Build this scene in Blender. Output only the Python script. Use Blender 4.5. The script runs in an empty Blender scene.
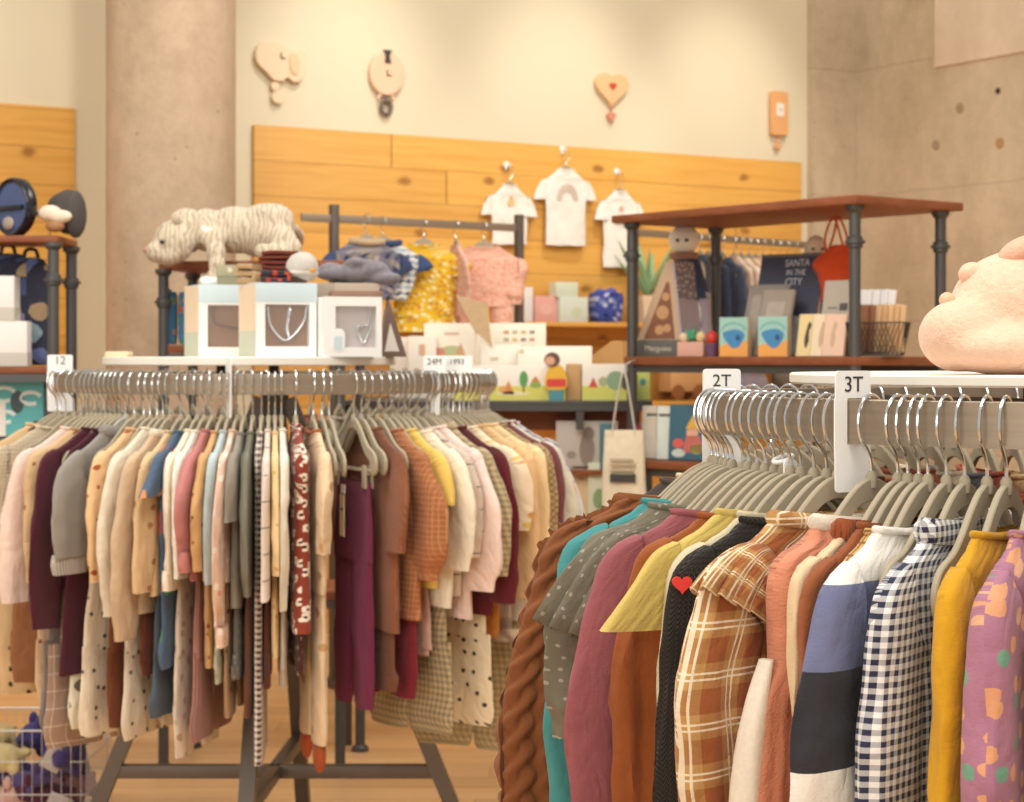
import bpy, bmesh, math, random
from mathutils import Vector, Matrix, noise
PI = math.pi
EYE, FPX, CX, HY = 1.15, 1900.0, 512.0, 357.0      # eye height (m), focal length (px), principal point
SC = bpy.context.scene
COL = SC.collection
rnd = random.Random(7)

def at(px, py, d):
    """World point seen at photo pixel (px, py) at depth d."""
    return Vector(((px - CX) / FPX * d, d, EYE + (HY - py) / FPX * d))

# ------------------------------------------------------------------ objects
def thing(name, label, cat, loc=(0, 0, 0), rz=0.0, group=None):
    o = bpy.data.objects.new(name, None)
    o.empty_display_size = 0.05
    COL.objects.link(o)
    o.location = loc
    o.rotation_euler = (0, 0, rz)
    return tag(o, label, cat, group)

def tag(o, label, cat, group=None):
    o['label'] = label
    o['category'] = cat
    if group:
        o['group'] = group
    return o

def struct(o):
    o['kind'] = 'structure'
    return o

def copy_tree(o, parent=None):
    c = o.copy()
    COL.objects.link(c)
    if parent:
        c.parent = parent
    for ch in list(o.children):
        copy_tree(ch, c)
    return c

# ------------------------------------------------------------------ mesh builder
class MB:
    def __init__(s):
        s.v, s.f, s.uv, s.mi = [], [], [], []

    def quadgrid(s, rows, closed=True, uvs=None, cap0=False, cap1=False, mi=0, flip=False):
        b = len(s.v)
        nr, nc = len(rows), len(rows[0])
        for r in rows:
            s.v.extend(Vector(p) for p in r)
        for j in range(nr - 1):
            for i in range(nc if closed else nc - 1):
                k = (i + 1) % nc
                q = [(j, i), (j, k), (j + 1, k), (j + 1, i)]
                if uvs:
                    w = [uvs(j, i), uvs(j, i + 1), uvs(j + 1, i + 1), uvs(j + 1, i)]
                else:
                    w = None
                if flip:
                    q.reverse()
                    w = w[::-1] if w else None
                s.f.append([b + a * nc + c for a, c in q])
                s.uv.append(w)
                s.mi.append(mi)
        for cap, j in ((cap0, 0), (cap1, nr - 1)):
            if cap:
                f = [b + j * nc + i for i in range(nc)]
                if (j == 0) != flip:
                    f.reverse()
                s.f.append(f); s.uv.append(None); s.mi.append(mi)
        return s

    def poly(s, verts, faces, mi=0):
        b = len(s.v)
        s.v.extend(Vector(p) for p in verts)
        for f in faces:
            s.f.append([b + i for i in f]); s.uv.append(None); s.mi.append(mi)
        return s

    def box(s, x0, x1, y0, y1, z0, z1, bev=0.0, mi=0, M=None):
        if bev <= 0:
            vs = [(x, y, z) for z in (z0, z1) for y in (y0, y1) for x in (x0, x1)]
            fs = [(0, 2, 3, 1), (4, 5, 7, 6), (0, 1, 5, 4), (2, 6, 7, 3), (0, 4, 6, 2), (1, 3, 7, 5)]
        else:
            bm = bmesh.new()
            bmesh.ops.create_cube(bm, size=1.0)
            for v in bm.verts:
                v.co = Vector(((x0 + x1) / 2 + v.co.x * (x1 - x0), (y0 + y1) / 2 + v.co.y * (y1 - y0), (z0 + z1) / 2 + v.co.z * (z1 - z0)))
            bmesh.ops.bevel(bm, geom=bm.edges[:], offset=bev, segments=2, affect='EDGES', profile=0.6)
            bm.verts.index_update()
            vs = [v.co.copy() for v in bm.verts]
            fs = [[v.index for v in f.verts] for f in bm.faces]
            bm.free()
        if M is not None:
            vs = [M @ Vector(v) for v in vs]
        return s.poly(vs, fs, mi)

    def tube(s, pts, r, n=10, flat=1.0, up=(0, 0, 1), mi=0, caps=True, closed=False):
        """Tube along pts; r a number or one per point."""
        pts = [Vector(p) for p in pts]
        m = len(pts)
        rr = r if isinstance(r, (list, tuple)) else [r] * m
        rows = []
        prev = None
        for k in range(m):
            if closed:
                t = pts[(k + 1) % m] - pts[k - 1]
            else:
                t = pts[min(k + 1, m - 1)] - pts[max(k - 1, 0)]
            t.normalize()
            if prev is None:
                u = Vector(up)
                if abs(u.dot(t)) > 0.95:
                    u = Vector((1, 0, 0)) if abs(t.x) < 0.9 else Vector((0, 1, 0))
                a = t.cross(u).normalized()
            else:
                a = (prev - t * prev.dot(t)).normalized()
            prev = a
            bb = t.cross(a)
            rows.append([pts[k] + (a * math.cos(2 * PI * i / n) + bb * math.sin(2 * PI * i / n) * flat) * rr[k] for i in range(n)])
        if closed:
            rows.append(rows[0])
        return s.quadgrid(rows, True, None, caps and not closed, caps and not closed, mi)

    def lathe(s, prof, n=20, M=None, mi=0, caps=True):
        rows = []
        for r, z in prof:
            rows.append([Vector((r * math.cos(2 * PI * i / n), r * math.sin(2 * PI * i / n), z)) for i in range(n)])
        if M is not None:
            rows = [[M @ p for p in r] for r in rows]
        return s.quadgrid(rows, True, None, caps, caps, mi)

    def prism(s, outline, t0, t1, bev=0.0, M=None, mi=0):
        """Outline (a, b) in local XZ, extruded along Y from t0 to t1, optional chamfer."""
        n = len(outline)
        area = sum(outline[i][0] * outline[(i + 1) % n][1] - outline[(i + 1) % n][0] * outline[i][1] for i in range(n))
        if area < 0:
            outline = outline[::-1]
        if bev > 0:
            ins = inset(outline, bev)
            layers = [(ins, t0), (outline, t0 + bev), (outline, t1 - bev), (ins, t1)]
        else:
            layers = [(outline, t0), (outline, t1)]
        rows = [[Vector((a, y, b)) for a, b in o] for o, y in layers]
        if M is not None:
            rows = [[M @ p for p in r] for r in rows]
        return s.quadgrid(rows, True, None, True, True, mi)

    def ellipsoid(s, c, r, n=16, m=10, M=None, mi=0):
        rows = []
        for j in range(m + 1):
            th = PI * j / m
            q = max(math.sin(th), 0.01)
            rows.append([Vector((c[0] + r[0] * q * math.cos(2 * PI * i / n), c[1] + r[1] * q * math.sin(2 * PI * i / n), c[2] - r[2] * math.cos(th))) for i in range(n)])
        if M is not None:
            rows = [[M @ p for p in r_] for r_ in rows]
        return s.quadgrid(rows, True, None, True, True, mi)

    def build(s, name, mat, parent=None, smooth=40, loc=None, rz=None):
        me = bpy.data.meshes.new(name)
        me.from_pydata([tuple(v) for v in s.v], [], s.f)
        mats = mat if isinstance(mat, (list, tuple)) else [mat]
        for m in mats:
            me.materials.append(m)
        uvl = me.uv_layers.new(name='UVMap')
        for p in me.polygons:
            p.material_index = s.mi[p.index]
            w = s.uv[p.index]
            nx, ny, nz = (abs(c) for c in p.normal)
            for k, li in enumerate(p.loop_indices):
                if w:
                    uvl.data[li].uv = w[k]
                else:
                    c = s.v[me.loops[li].vertex_index]
                    uvl.data[li].uv = (c.y, c.z) if nx >= ny and nx >= nz else ((c.x, c.z) if ny >= nz else (c.x, c.y))
        if smooth:
            me.polygons.foreach_set('use_smooth', [True] * len(me.polygons))
            me.set_sharp_from_angle(angle=math.radians(smooth))
        o = bpy.data.objects.new(name, me)
        COL.objects.link(o)
        if parent is not None:
            o.parent = parent
        if loc is not None:
            o.location = loc
        if rz is not None:
            o.rotation_euler = (0, 0, rz)
        return o

def inset(o, d):
    n = len(o)
    out = []
    for i in range(n):
        a, b, c = Vector(o[i - 1]), Vector(o[i]), Vector(o[(i + 1) % n])
        e1, e2 = (b - a), (c - b)
        if e1.length < 1e-9 or e2.length < 1e-9:
            out.append(tuple(b)); continue
        e1.normalize(); e2.normalize()
        n1, n2 = Vector((-e1.y, e1.x)), Vector((-e2.y, e2.x))
        k = n1 + n2
        if k.length < 1e-6:
            out.append(tuple(b)); continue
        k.normalize()
        q = d / max(0.45, k.dot(n1))
        out.append(tuple(b + k * q))
    return out

def rrect(x0, x1, z0, z1, r, n=4):
    pts = []
    for cx, cz, a0 in ((x1 - r, z1 - r, 0), (x0 + r, z1 - r, 90), (x0 + r, z0 + r, 180), (x1 - r, z0 + r, 270)):
        for k in range(n + 1):
            a = math.radians(a0 + 90 * k / n)
            pts.append((cx + r * math.cos(a), cz + r * math.sin(a)))
    return pts

def ell(cx, cz, rx, rz, n=24):
    return [(cx + rx * math.cos(2 * PI * i / n), cz + rz * math.sin(2 * PI * i / n)) for i in range(n)]

def spline(pts, n=6, closed=False):
    """Catmull-Rom through 2D/3D points."""
    P = [Vector(p) for p in pts]
    m = len(P)
    out = []
    for i in range(m if closed else m - 1):
        if closed:
            p0, p1, p2, p3 = P[i - 1], P[i], P[(i + 1) % m], P[(i + 2) % m]
        else:
            p0, p1, p2, p3 = P[max(i - 1, 0)], P[i], P[i + 1], P[min(i + 2, m - 1)]
        for k in range(n):
            t = k / n
            out.append(0.5 * ((2 * p1) + (p2 - p0) * t + (2 * p0 - 5 * p1 + 4 * p2 - p3) * t * t + (3 * p1 - p0 - 3 * p2 + p3) * t ** 3))
    if not closed:
        out.append(P[-1])
    return [tuple(p) for p in out]

def blob(name, parts, voxel, mat, parent=None, smooth=6):
    """Several ellipsoids (centre, radii[, Euler]) melted into ONE continuous surface."""
    mb = MB()
    for p in parts:
        c, r = Vector(p[0]), p[1]
        R = Matrix.Rotation(0, 4, 'X') if len(p) < 3 else p[2].to_matrix().to_4x4()
        mb.ellipsoid((0, 0, 0), r, 20, 12, Matrix.Translation(c) @ R)
    tmp = mb.build('tmp', mat)
    m = tmp.modifiers.new('r', 'REMESH'); m.mode = 'VOXEL'; m.voxel_size = voxel
    m2 = tmp.modifiers.new('s', 'SMOOTH'); m2.iterations = smooth; m2.factor = 0.5
    dg = bpy.context.evaluated_depsgraph_get()
    me = bpy.data.meshes.new_from_object(tmp.evaluated_get(dg))
    old = tmp.data
    bpy.data.objects.remove(tmp); bpy.data.meshes.remove(old)
    me.name = name
    me.polygons.foreach_set('use_smooth', [True] * len(me.polygons))
    if not me.materials:
        me.materials.append(mat)
    o = bpy.data.objects.new(name, me)
    COL.objects.link(o)
    if parent is not None:
        o.parent = parent
    return o

def text(name, body, size, M, mat, parent, depth=0.0004, align='CENTER', spacing=1.0, sx=1.0):
    cu = bpy.data.curves.new('t', 'FONT')
    cu.body = body; cu.size = size; cu.extrude = depth; cu.align_x = align; cu.align_y = 'CENTER'; cu.space_line = spacing
    tmp = bpy.data.objects.new('t', cu)
    COL.objects.link(tmp)
    dg = bpy.context.evaluated_depsgraph_get()
    me = bpy.data.meshes.new_from_object(tmp.evaluated_get(dg))
    bpy.data.objects.remove(tmp); bpy.data.curves.remove(cu)
    me.transform(M @ Matrix.Diagonal((sx, 1, 1, 1)))
    me.materials.clear(); me.materials.append(mat)
    o = bpy.data.objects.new(name, me)
    COL.objects.link(o)
    o.parent = parent
    return o

# ------------------------------------------------------------------ materials
def lin(c):
    if isinstance(c, str):
        c = tuple(int(c[i:i + 2], 16) for i in (0, 2, 4))
    return tuple(((x / 255) / 12.92 if x / 255 <= 0.04045 else ((x / 255 + 0.055) / 1.055) ** 2.4) for x in c) + (1.0,)

class NT:
    def __init__(s, name):
        s.m = bpy.data.materials.new(name)
        s.m.use_nodes = True
        s.t = s.m.node_tree
        s.b = s.t.nodes['Principled BSDF']
        s.L = s.t.links.new
    def n(s, typ, **kw):
        nd = s.t.nodes.new(typ)
        for k, v in kw.items():
            setattr(nd, k, v)
        return nd
    def put(s, sock, v):
        if hasattr(v, 'is_output') or isinstance(v, bpy.types.NodeSocket):
            s.L(v, sock)
        else:
            sock.default_value = v
    def math(s, op, a, b=0.0, c=None):
        nd = s.n('ShaderNodeMath', operation=op)
        s.put(nd.inputs[0], a); s.put(nd.inputs[1], b)
        if c is not None:
            s.put(nd.inputs[2], c)
        return nd.outputs[0]
    def mix(s, f, a, b, mode='MIX'):
        nd = s.n('ShaderNodeMix', data_type='RGBA', blend_type=mode)
        s.put(nd.inputs[0], f); s.put(nd.inputs[6], a); s.put(nd.inputs[7], b)
        return nd.outputs[2]
    def coord(s, which='UV'):
        return s.n('ShaderNodeTexCoord').outputs[which]
    def sep(s, v):
        nd = s.n('ShaderNodeSeparateXYZ'); s.L(v, nd.inputs[0]); return nd.outputs
    def mapping(s, v, scale=(1, 1, 1), loc=(0, 0, 0), rot=(0, 0, 0)):
        nd = s.n('ShaderNodeMapping'); s.L(v, nd.inputs[0])
        nd.inputs['Scale'].default_value = scale; nd.inputs['Location'].default_value = loc; nd.inputs['Rotation'].default_value = rot
        return nd.outputs[0]
    def noise(s, v, scale, detail=3, rough=0.55):
        nd = s.n('ShaderNodeTexNoise'); s.L(v, nd.inputs['Vector'])
        nd.inputs['Scale'].default_value = scale; nd.inputs['Detail'].default_value = detail; nd.inputs['Roughness'].default_value = rough
        return nd.outputs[0]
    def vor(s, v, scale, rand=1.0, feature='F1', dim='2D'):
        nd = s.n('ShaderNodeTexVoronoi', feature=feature, voronoi_dimensions=dim); s.L(v, nd.inputs['Vector'])
        nd.inputs['Scale'].default_value = scale; nd.inputs['Randomness'].default_value = rand
        return nd.outputs
    def ramp(s, f, stops, const=False):
        nd = s.n('ShaderNodeValToRGB'); s.put(nd.inputs[0], f)
        if const:
            nd.color_ramp.interpolation = 'CONSTANT'
        e = nd.color_ramp.elements
        while len(e) < len(stops):
            e.new(0.5)
        for el, (p, c) in zip(e, stops):
            el.position = p; el.color = c
        return nd.outputs[0]
    def bump(s, h, dist=0.002, strength=0.6):
        nd = s.n('ShaderNodeBump'); s.L(h, nd.inputs['Height'])
        nd.inputs['Distance'].default_value = dist; nd.inputs['Strength'].default_value = strength
        s.L(nd.outputs[0], s.b.inputs['Normal'])
    def done(s, col, rough=0.8, metal=0.0, spec=None):
        s.put(s.b.inputs['Base Color'], col)
        s.b.inputs['Roughness'].default_value = rough
        s.b.inputs['Metallic'].default_value = metal
        if spec is not None:
            s.b.inputs['Specular IOR Level'].default_value = spec
        return s.m

_cache = {}
def plain(c, rough=0.6, metal=0.0, vary=0.06, scale=25, bump=0.0, spec=None):
    key = ('plain', c, rough, metal, vary, scale, bump)
    if key in _cache:
        return _cache[key]
    t = NT('surface')
    v = t.coord('Object')
    nz = t.noise(v, scale)
    c1 = lin(c)
    lo = tuple(x * (1 - vary) for x in c1[:3]) + (1,)
    hi = tuple(min(1, x * (1 + vary)) for x in c1[:3]) + (1,)
    col = t.mix(nz, lo, hi)
    if bump:
        t.bump(t.noise(v, scale * 6), bump, 0.5)
    _cache[key] = t.done(col, rough, metal, spec)
    return _cache[key]

def fabric(c, kind='plain', c2=None, c3=None, p=0.02, r=0.3, seed=0.0, weave=900, rough=0.92, bump=0.0006, cols=None, stops=None, wrinkle=1.0):
    """Cloth in UV metres: plain, gingham, plaid, dots, rings, print, dashes, stripes, lattice, blocks, rib, cable."""
    key = ('fab', c, kind, c2, c3, p, r, seed, tuple(cols or ()), tuple(stops or ()))
    if key in _cache:
        return _cache[key]
    t = NT('cloth')
    uv = t.coord('UV')
    base = lin(c)
    u, v = t.sep(uv)[0], t.sep(uv)[1]
    off = t.mapping(uv, loc=(seed, seed * 1.7, 0))
    nz = t.noise(off, 14, 4)
    fine = t.noise(uv, 420, 2)
    fr = lambda x, per: t.math('FRACT', t.math('ADD', t.math('DIVIDE', x, per), 100.0))
    col = base
    h = t.math('MULTIPLY', fine, 1.0)
    if kind == 'gingham':
        a = t.math('LESS_THAN', fr(u, p), 0.5); b = t.math('LESS_THAN', fr(v, p), 0.5)
        f = t.math('MULTIPLY', t.math('ADD', a, b), 0.5)
        col = t.mix(f, lin(c2), base)
    elif kind == 'plaid':
        a = t.math('LESS_THAN', fr(u, p), 0.5); b = t.math('LESS_THAN', fr(v, p), 0.5)
        f = t.math('MULTIPLY', t.math('ADD', a, b), 0.5)
        col = t.mix(f, base, lin(c2))
        w = r
        for k in (0.18, 0.30):
            la = t.math('COMPARE', fr(u, p), k, w); lb = t.math('COMPARE', fr(v, p), k, w)
            col = t.mix(t.math('MULTIPLY', t.math('MAXIMUM', la, lb), 0.85), col, lin(c3))
    elif kind == 'windowpane':
        la = t.math('COMPARE', fr(u, p), 0.5, r); lb = t.math('COMPARE', fr(v, p), 0.5, r)
        col = t.mix(t.math('MAXIMUM', la, lb), base, lin(c2))
    elif kind in ('dots', 'rings', 'print'):
        vo = t.vor(off, 1 / p, 0.75)
        wob = t.math('MULTIPLY_ADD', t.noise(off, 3 / p), 0.25, t.math('SUBTRACT', vo[0], 0.125))
        if kind == 'dots':
            col = t.mix(t.math('LESS_THAN', wob, r), base, lin(c2))
        elif kind == 'rings':
            col = t.mix(t.math('LESS_THAN', wob, r), base, lin(c2))
            col = t.mix(t.math('LESS_THAN', wob, r * 0.38), col, lin(c3 or c))
        else:
            k = len(cols)
            pick = t.ramp(t.sep(vo[1])[0], [(i / k, lin(q)) for i, q in enumerate(cols)], True)
            col = t.mix(t.math('LESS_THAN', wob, r), base, pick)
    elif kind == 'dashes':
        a = t.math('LESS_THAN', fr(v, p), r); b = t.math('LESS_THAN', t.noise(off, 30, 1), 0.52)
        col = t.mix(t.math('MULTIPLY', a, b), base, lin(c2))
    elif kind == 'stripes':
        col = t.mix(t.math('LESS_THAN', fr(v, p), r), base, lin(c2))
    elif kind == 'zigzag':
        z = t.math('ADD', v, t.math('MULTIPLY', t.math('ABSOLUTE', t.math('SUBTRACT', fr(u, 0.03), 0.5)), 0.02))
        col = t.mix(t.math('LESS_THAN', fr(z, p), r), base, lin(c2))
        col = t.mix(t.math('LESS_THAN', fr(z, p * 2), r * 0.4), col, lin(c3 or c2))
    elif kind == 'lattice':
        a = t.math('LESS_THAN', fr(t.math('ADD', u, v), p), r); b = t.math('LESS_THAN', fr(t.math('SUBTRACT', u, v), p), r)
        col = t.mix(t.math('MAXIMUM', a, b), base, lin(c2))
    elif kind == 'blocks':
        f = t.math('MULTIPLY', v, -1.0)
        col = t.ramp(f, [(q, lin(k)) for q, k in stops], True)
    if kind == 'rib':
        h = t.math('SINE', t.math('MULTIPLY', u, 2 * PI / p))
        h = t.math('ADD', h, fine)
        bump = 0.0015
    if kind == 'knit':
        h1 = t.math('ABSOLUTE', t.math('SINE', t.math('MULTIPLY', u, PI / p)))
        h2 = t.math('SINE', t.math('MULTIPLY', t.math('ADD', v, t.math('MULTIPLY', h1, p)), 2 * PI / p))
        h = t.math('ADD', h1, h2)
        bump = 0.0016
        col = t.mix(t.math('MULTIPLY_ADD', h2, 0.5, 0.5), tuple(x * 0.82 for x in base[:3]) + (1,), base)
    # yarn-to-yarn unevenness
    sh = t.ramp(nz, [(0.25, (0.9, 0.9, 0.9, 1)), (0.75, (1.06, 1.06, 1.06, 1))])
    col = t.mix(1.0, col, sh, 'MULTIPLY')
    wr = t.noise(t.mapping(uv, (1, 0.42, 1), (seed, seed, 0)), 26, 3, 0.5)
    wr2 = t.noise(t.mapping(uv, (1, 1, 1), (seed, -seed, 0), (0, 0, 0.7)), 17, 2, 0.5)
    rdg = t.math('ABSOLUTE', t.math('SUBTRACT', wr, 0.5)); rdg2 = t.math('ABSOLUTE', t.math('SUBTRACT', wr2, 0.5))
    hm = t.math('ADD', t.math('MULTIPLY', h, bump), t.math('ADD', t.math('MULTIPLY', rdg, -0.011 * wrinkle), t.math('MULTIPLY', rdg2, -0.008 * wrinkle)))
    t.bump(hm, 1.0, 0.75)
    t.b.inputs['Sheen Weight'].default_value = 0.12
    _cache[key] = t.done(col, rough, 0.0, 0.15)
    return _cache[key]

def mat_wood_planks(name, c1, c2, c3, plank, axis='Z', rough=0.45, knots=True, length=1.9, along='X', grainscale=1.0):
    """Boards: joints every `plank` metres across `axis`, grain and knots along `along`."""
    t = NT(name)
    ob = t.coord('Object')
    o = t.sep(ob)
    ax = {'X': 0, 'Y': 1, 'Z': 2}
    a, l = o[ax[axis]], o[ax[along]]
    row = t.math('FLOOR', t.math('DIVIDE', a, plank))
    shift = t.math('FRACT', t.math('MULTIPLY', t.math('SINE', t.math('MULTIPLY', row, 12.9898)), 43758.5))
    lx = t.math('ADD', l, t.math('MULTIPLY', shift, length))
    col_i = t.math('FLOOR', t.math('DIVIDE', lx, length))
    cid = t.math('FRACT', t.math('MULTIPLY', t.math('SINE', t.math('ADD', t.math('MULTIPLY', row, 78.233), t.math('MULTIPLY', col_i, 37.7))), 9631.7))
    cmb = t.n('ShaderNodeCombineXYZ')
    t.L(t.math('MULTIPLY', lx, 1.6), cmb.inputs[0]); t.L(t.math('MULTIPLY', a, 26.0 * grainscale), cmb.inputs[1]); t.L(t.math('MULTIPLY', cid, 50.0), cmb.inputs[2])
    g = t.noise(cmb.outputs[0], 1.0, 5, 0.6)
    base = t.ramp(g, [(0.25, lin(c1)), (0.55, lin(c2)), (0.8, lin(c1))])
    tone = t.ramp(cid, [(0.0, (0.86, 0.82, 0.78, 1)), (0.5, (1, 1, 1, 1)), (1.0, (1.06, 1.03, 0.98, 1))])
    col = t.mix(1.0, base, tone, 'MULTIPLY')
    if knots:
        kv = t.n('ShaderNodeCombineXYZ')
        t.L(t.math('MULTIPLY', lx, 2.6), kv.inputs[0]); t.L(t.math('MULTIPLY', a, 4.6), kv.inputs[1])
        vo = t.vor(kv.outputs[0], 1.0, 1.0)
        d = t.math('MULTIPLY_ADD', t.noise(ob, 30, 2), 0.08, vo[0])
        k = t.ramp(d, [(0.08, (1, 1, 1, 1)), (0.15, (0, 0, 0, 1))])
        keep = t.math('LESS_THAN', t.sep(vo[1])[1], 0.6)
        col = t.mix(t.math('MULTIPLY', t.math('MULTIPLY', k, keep), 0.75), col, lin(c3))
    j1 = t.math('LESS_THAN', t.math('FRACT', t.math('DIVIDE', a, plank)), 0.018)
    j2 = t.math('LESS_THAN', t.math('FRACT', t.math('DIVIDE', lx, length)), 0.0018)
    j = t.math('MAXIMUM', j1, j2)
    col = t.mix(t.math('MULTIPLY', j, 0.7), col, lin(c3))
    t.bump(t.math('SUBTRACT', t.math('MULTIPLY', g, 0.2), j), 0.002, 0.5)
    return t.done(col, rough, 0.0, 0.3)

def mat_concrete(name, c, dark, seed=0, seams=0.35):
    t = NT(name)
    ob = t.mapping(t.coord('Object'), loc=(seed, seed, seed))
    n1 = t.noise(t.mapping(ob, (1.6, 1.6, 0.7)), 1.5, 5, 0.6)
    n2 = t.noise(ob, 11, 6, 0.65)
    n3 = t.noise(ob, 60, 3)
    f = t.math('ADD', t.math('MULTIPLY', n1, 0.6), t.math('ADD', t.math('MULTIPLY', n2, 0.28), t.math('MULTIPLY', n3, 0.12)))
    col = t.ramp(f, [(0.30, lin(dark)), (0.62, lin(c))])
    vo = t.vor(ob, 22, 1.0, 'F1', '3D')
    hole = t.math('MULTIPLY', t.math('LESS_THAN', vo[0], 0.12), t.math('LESS_THAN', t.sep(vo[1])[0], 0.35))
    col = t.mix(t.math('MULTIPLY', hole, 0.45), col, lin('6f5c46'))
    zz = t.sep(t.coord('Object'))[2]
    seam = t.math('COMPARE', t.math('FRACT', t.math('ADD', t.math('DIVIDE', t.math('ADD', zz, t.math('MULTIPLY', n2, 0.02)), 0.62), 0.35)), 0.5, 0.004)
    col = t.mix(t.math('MULTIPLY', seam, seams), col, lin('6f5c46'))
    t.bump(t.math('SUBTRACT', t.math('ADD', n2, t.math('MULTIPLY', n3, 0.5)), t.math('MULTIPLY', hole, 0.6)), 0.006, 0.5)
    return t.done(col, 0.9, 0, 0.2)

def mat_brushed(name, c, rough=0.35, metal=0.9):
    t = NT(name)
    ob = t.coord('Object')
    g = t.noise(t.mapping(ob, (3, 3, 220)), 1.0, 3)
    a = lin(c)
    col = t.mix(g, tuple(x * 0.75 for x in a[:3]) + (1,), tuple(min(1, x * 1.15) for x in a[:3]) + (1,))
    t.bump(g, 0.0003, 0.3)
    return t.done(col, rough, metal)

def mat_wood(name, c1, c2, rough=0.45, axis=(1, 1, 1)):
    t = NT(name)
    ob = t.coord('Object')
    g = t.noise(t.mapping(ob, axis), 6.0, 6, 0.6)
    col = t.ramp(g, [(0.3, lin(c1)), (0.7, lin(c2))])
    t.bump(g, 0.001, 0.3)
    return t.done(col, rough, 0, 0.3)

def mat_fur(name, c, c2, scale=90, stripes=None, seed=0):
    t = NT(name)
    ob = t.coord('Object')
    n1 = t.noise(t.mapping(ob, loc=(seed, 0, 0)), scale, 4, 0.7)
    n2 = t.noise(ob, 9, 3)
    col = t.mix(n1, lin(c2), lin(c))
    if stripes:
        dn = t.noise(ob, 14, 3)
        w = t.n('ShaderNodeTexWave', wave_type='BANDS', bands_direction='X')
        t.L(t.mapping(ob, (1, 0.3, 0.55)), w.inputs['Vector'])
        w.inputs['Scale'].default_value = stripes[1]; w.inputs['Distortion'].default_value = 11.0; w.inputs['Detail'].default_value = 2.0; w.inputs['Detail Scale'].default_value = 1.5
        f = t.ramp(w.outputs['Fac'], [(0.55, (0, 0, 0, 1)), (0.75, (1, 1, 1, 1))])
        col = t.mix(t.math('MULTIPLY', f, 0.6), col, lin(stripes[0]))
    t.bump(t.math('ADD', n1, t.math('MULTIPLY', n2, 0.6)), 0.006, 0.6)
    t.b.inputs['Sheen Weight'].default_value = 0.25
    return t.done(col, 0.95, 0, 0.1)

def mat_glass_film(name):
    """Thin clear film of the gift-box windows: mostly see-through with a gloss."""
    t = NT(name)
    t.b.inputs['Alpha'].default_value = 0.06
    nz = t.noise(t.coord('Object'), 14, 3)
    t.bump(nz, 0.02, 0.8)
    return t.done(lin('f2f2f0'), 0.06, 0.0, 0.8)
# ================================================================== MATERIALS OF THE PLACE
M_WALL = plain('e0d5b8', 0.9, 0, 0.02, 3)
M_PINE = mat_wood_planks('pine_boards', 'd39843', 'e3ae5a', '8a5328', 0.145, 'Z', 0.45, True, 4.6, 'X')
M_FLOOR = mat_wood_planks('floor_boards', 'deaa70', 'eabf8a', 'a87a4a', 0.13, 'Y', 0.4, False, 1.6, 'X', 0.5)
M_CONC = mat_concrete('concrete', 'c9b196', 'a18a70', 0, 0.0)
M_CONC_W = mat_concrete('concrete_wall', 'd3c0a4', 'aa967a', 4)
M_PATCH = mat_concrete('plaster_patch', 'e4d2bc', 'cdb89e', 9, 0.0)
M_WALNUT = mat_wood('walnut_board', '7a4528', '96593a', 0.5, (2, 2, 8))
M_PIPE = plain('5a5957', 0.5, 0.6, 0.08)
M_STEEL = mat_brushed('brushed_steel', '9a8b78', 0.45, 0.55)
M_LEG = plain('6c625a', 0.45, 0.6, 0.05)
M_CHROME = plain('d8d8d6', 0.16, 1.0, 0.02)
M_WHITE = plain('eeebe4', 0.5, 0, 0.01)
M_PLASTIC = plain('f4f3ef', 0.35, 0, 0.01)
M_INK = plain('3b3a3a', 0.6, 0, 0.02)
M_DARK = plain('2b2a2a', 0.6, 0, 0.05)
M_FILM = mat_glass_film('clear_film')

# ================================================================== THE SETTING
WALL_RZ = math.atan2(0.525, 0.851)
W0 = Vector((-1.065, 7.78, 0))
WU, WN = Vector((0.851, 0.525, 0)), Vector((0.525, -0.851, 0))
def wt(px):
    """Distance along the back wall met by photo column px."""
    k = (px - CX) / FPX
    return (7.78 * k + 1.065) / (0.851 - 0.525 * k)
def wd(t):
    return 7.78 + 0.525 * t
def wz(py, t, off=0.0):
    return EYE + (HY - py) / FPX * (wd(t) - 0.851 * off)

def wall_obj(mb, name, mat, z=0.0, parent=None):
    o = mb.build(name, mat, parent)
    if parent is None:
        o.location = (W0.x, W0.y, z)
        o.rotation_euler = (0, 0, WALL_RZ)
    return o

struct(MB().box(-4.5, 6.5, -4.5, 12.5, -0.12, 0.0).build('floor', M_FLOOR))
struct(wall_obj(MB().box(-3.4, 3.25, 0.0, 0.18, 0.0, 4.3), 'wall_back', M_WALL))
TC = wt(848)
struct(wall_obj(MB().box(wt(807), TC + 0.2, -0.05, 0.18, 0.0, 4.3), 'trim_1', M_CONC_W))
struct(wall_obj(MB().box(TC, TC + 0.3, -6.5, -0.05, 0.0, 4.3), 'wall_right', M_CONC_W))
struct(wall_obj(MB().box(TC - 0.015, TC + 0.01, -2.9, -0.615, 2.51, 4.3, 0.006), 'trim_2', M_PATCH))
struct(wall_obj(MB().box(0.0, wt(798), -0.025, 0.0, -0.36, 1.74, 0.002), 'trim_3', M_PINE, 0.36))
struct(wall_obj(MB().box(-3.2, wt(73), -0.025, 0.0, -0.36, 1.754, 0.002), 'trim_4', M_PINE, 0.36))
cm = MB().lathe([(0.232, 0), (0.232, 1.2), (0.232, 2.4), (0.232, 4.3)], 48)
for k, (ph, zz) in enumerate(((1.1, 2.2), (1.3, 2.75), (5.0, 1.7))):
    pass
col = struct(cm.build('wall_column', M_CONC))
col.location = (-1.238, 6.9, 0)
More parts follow.
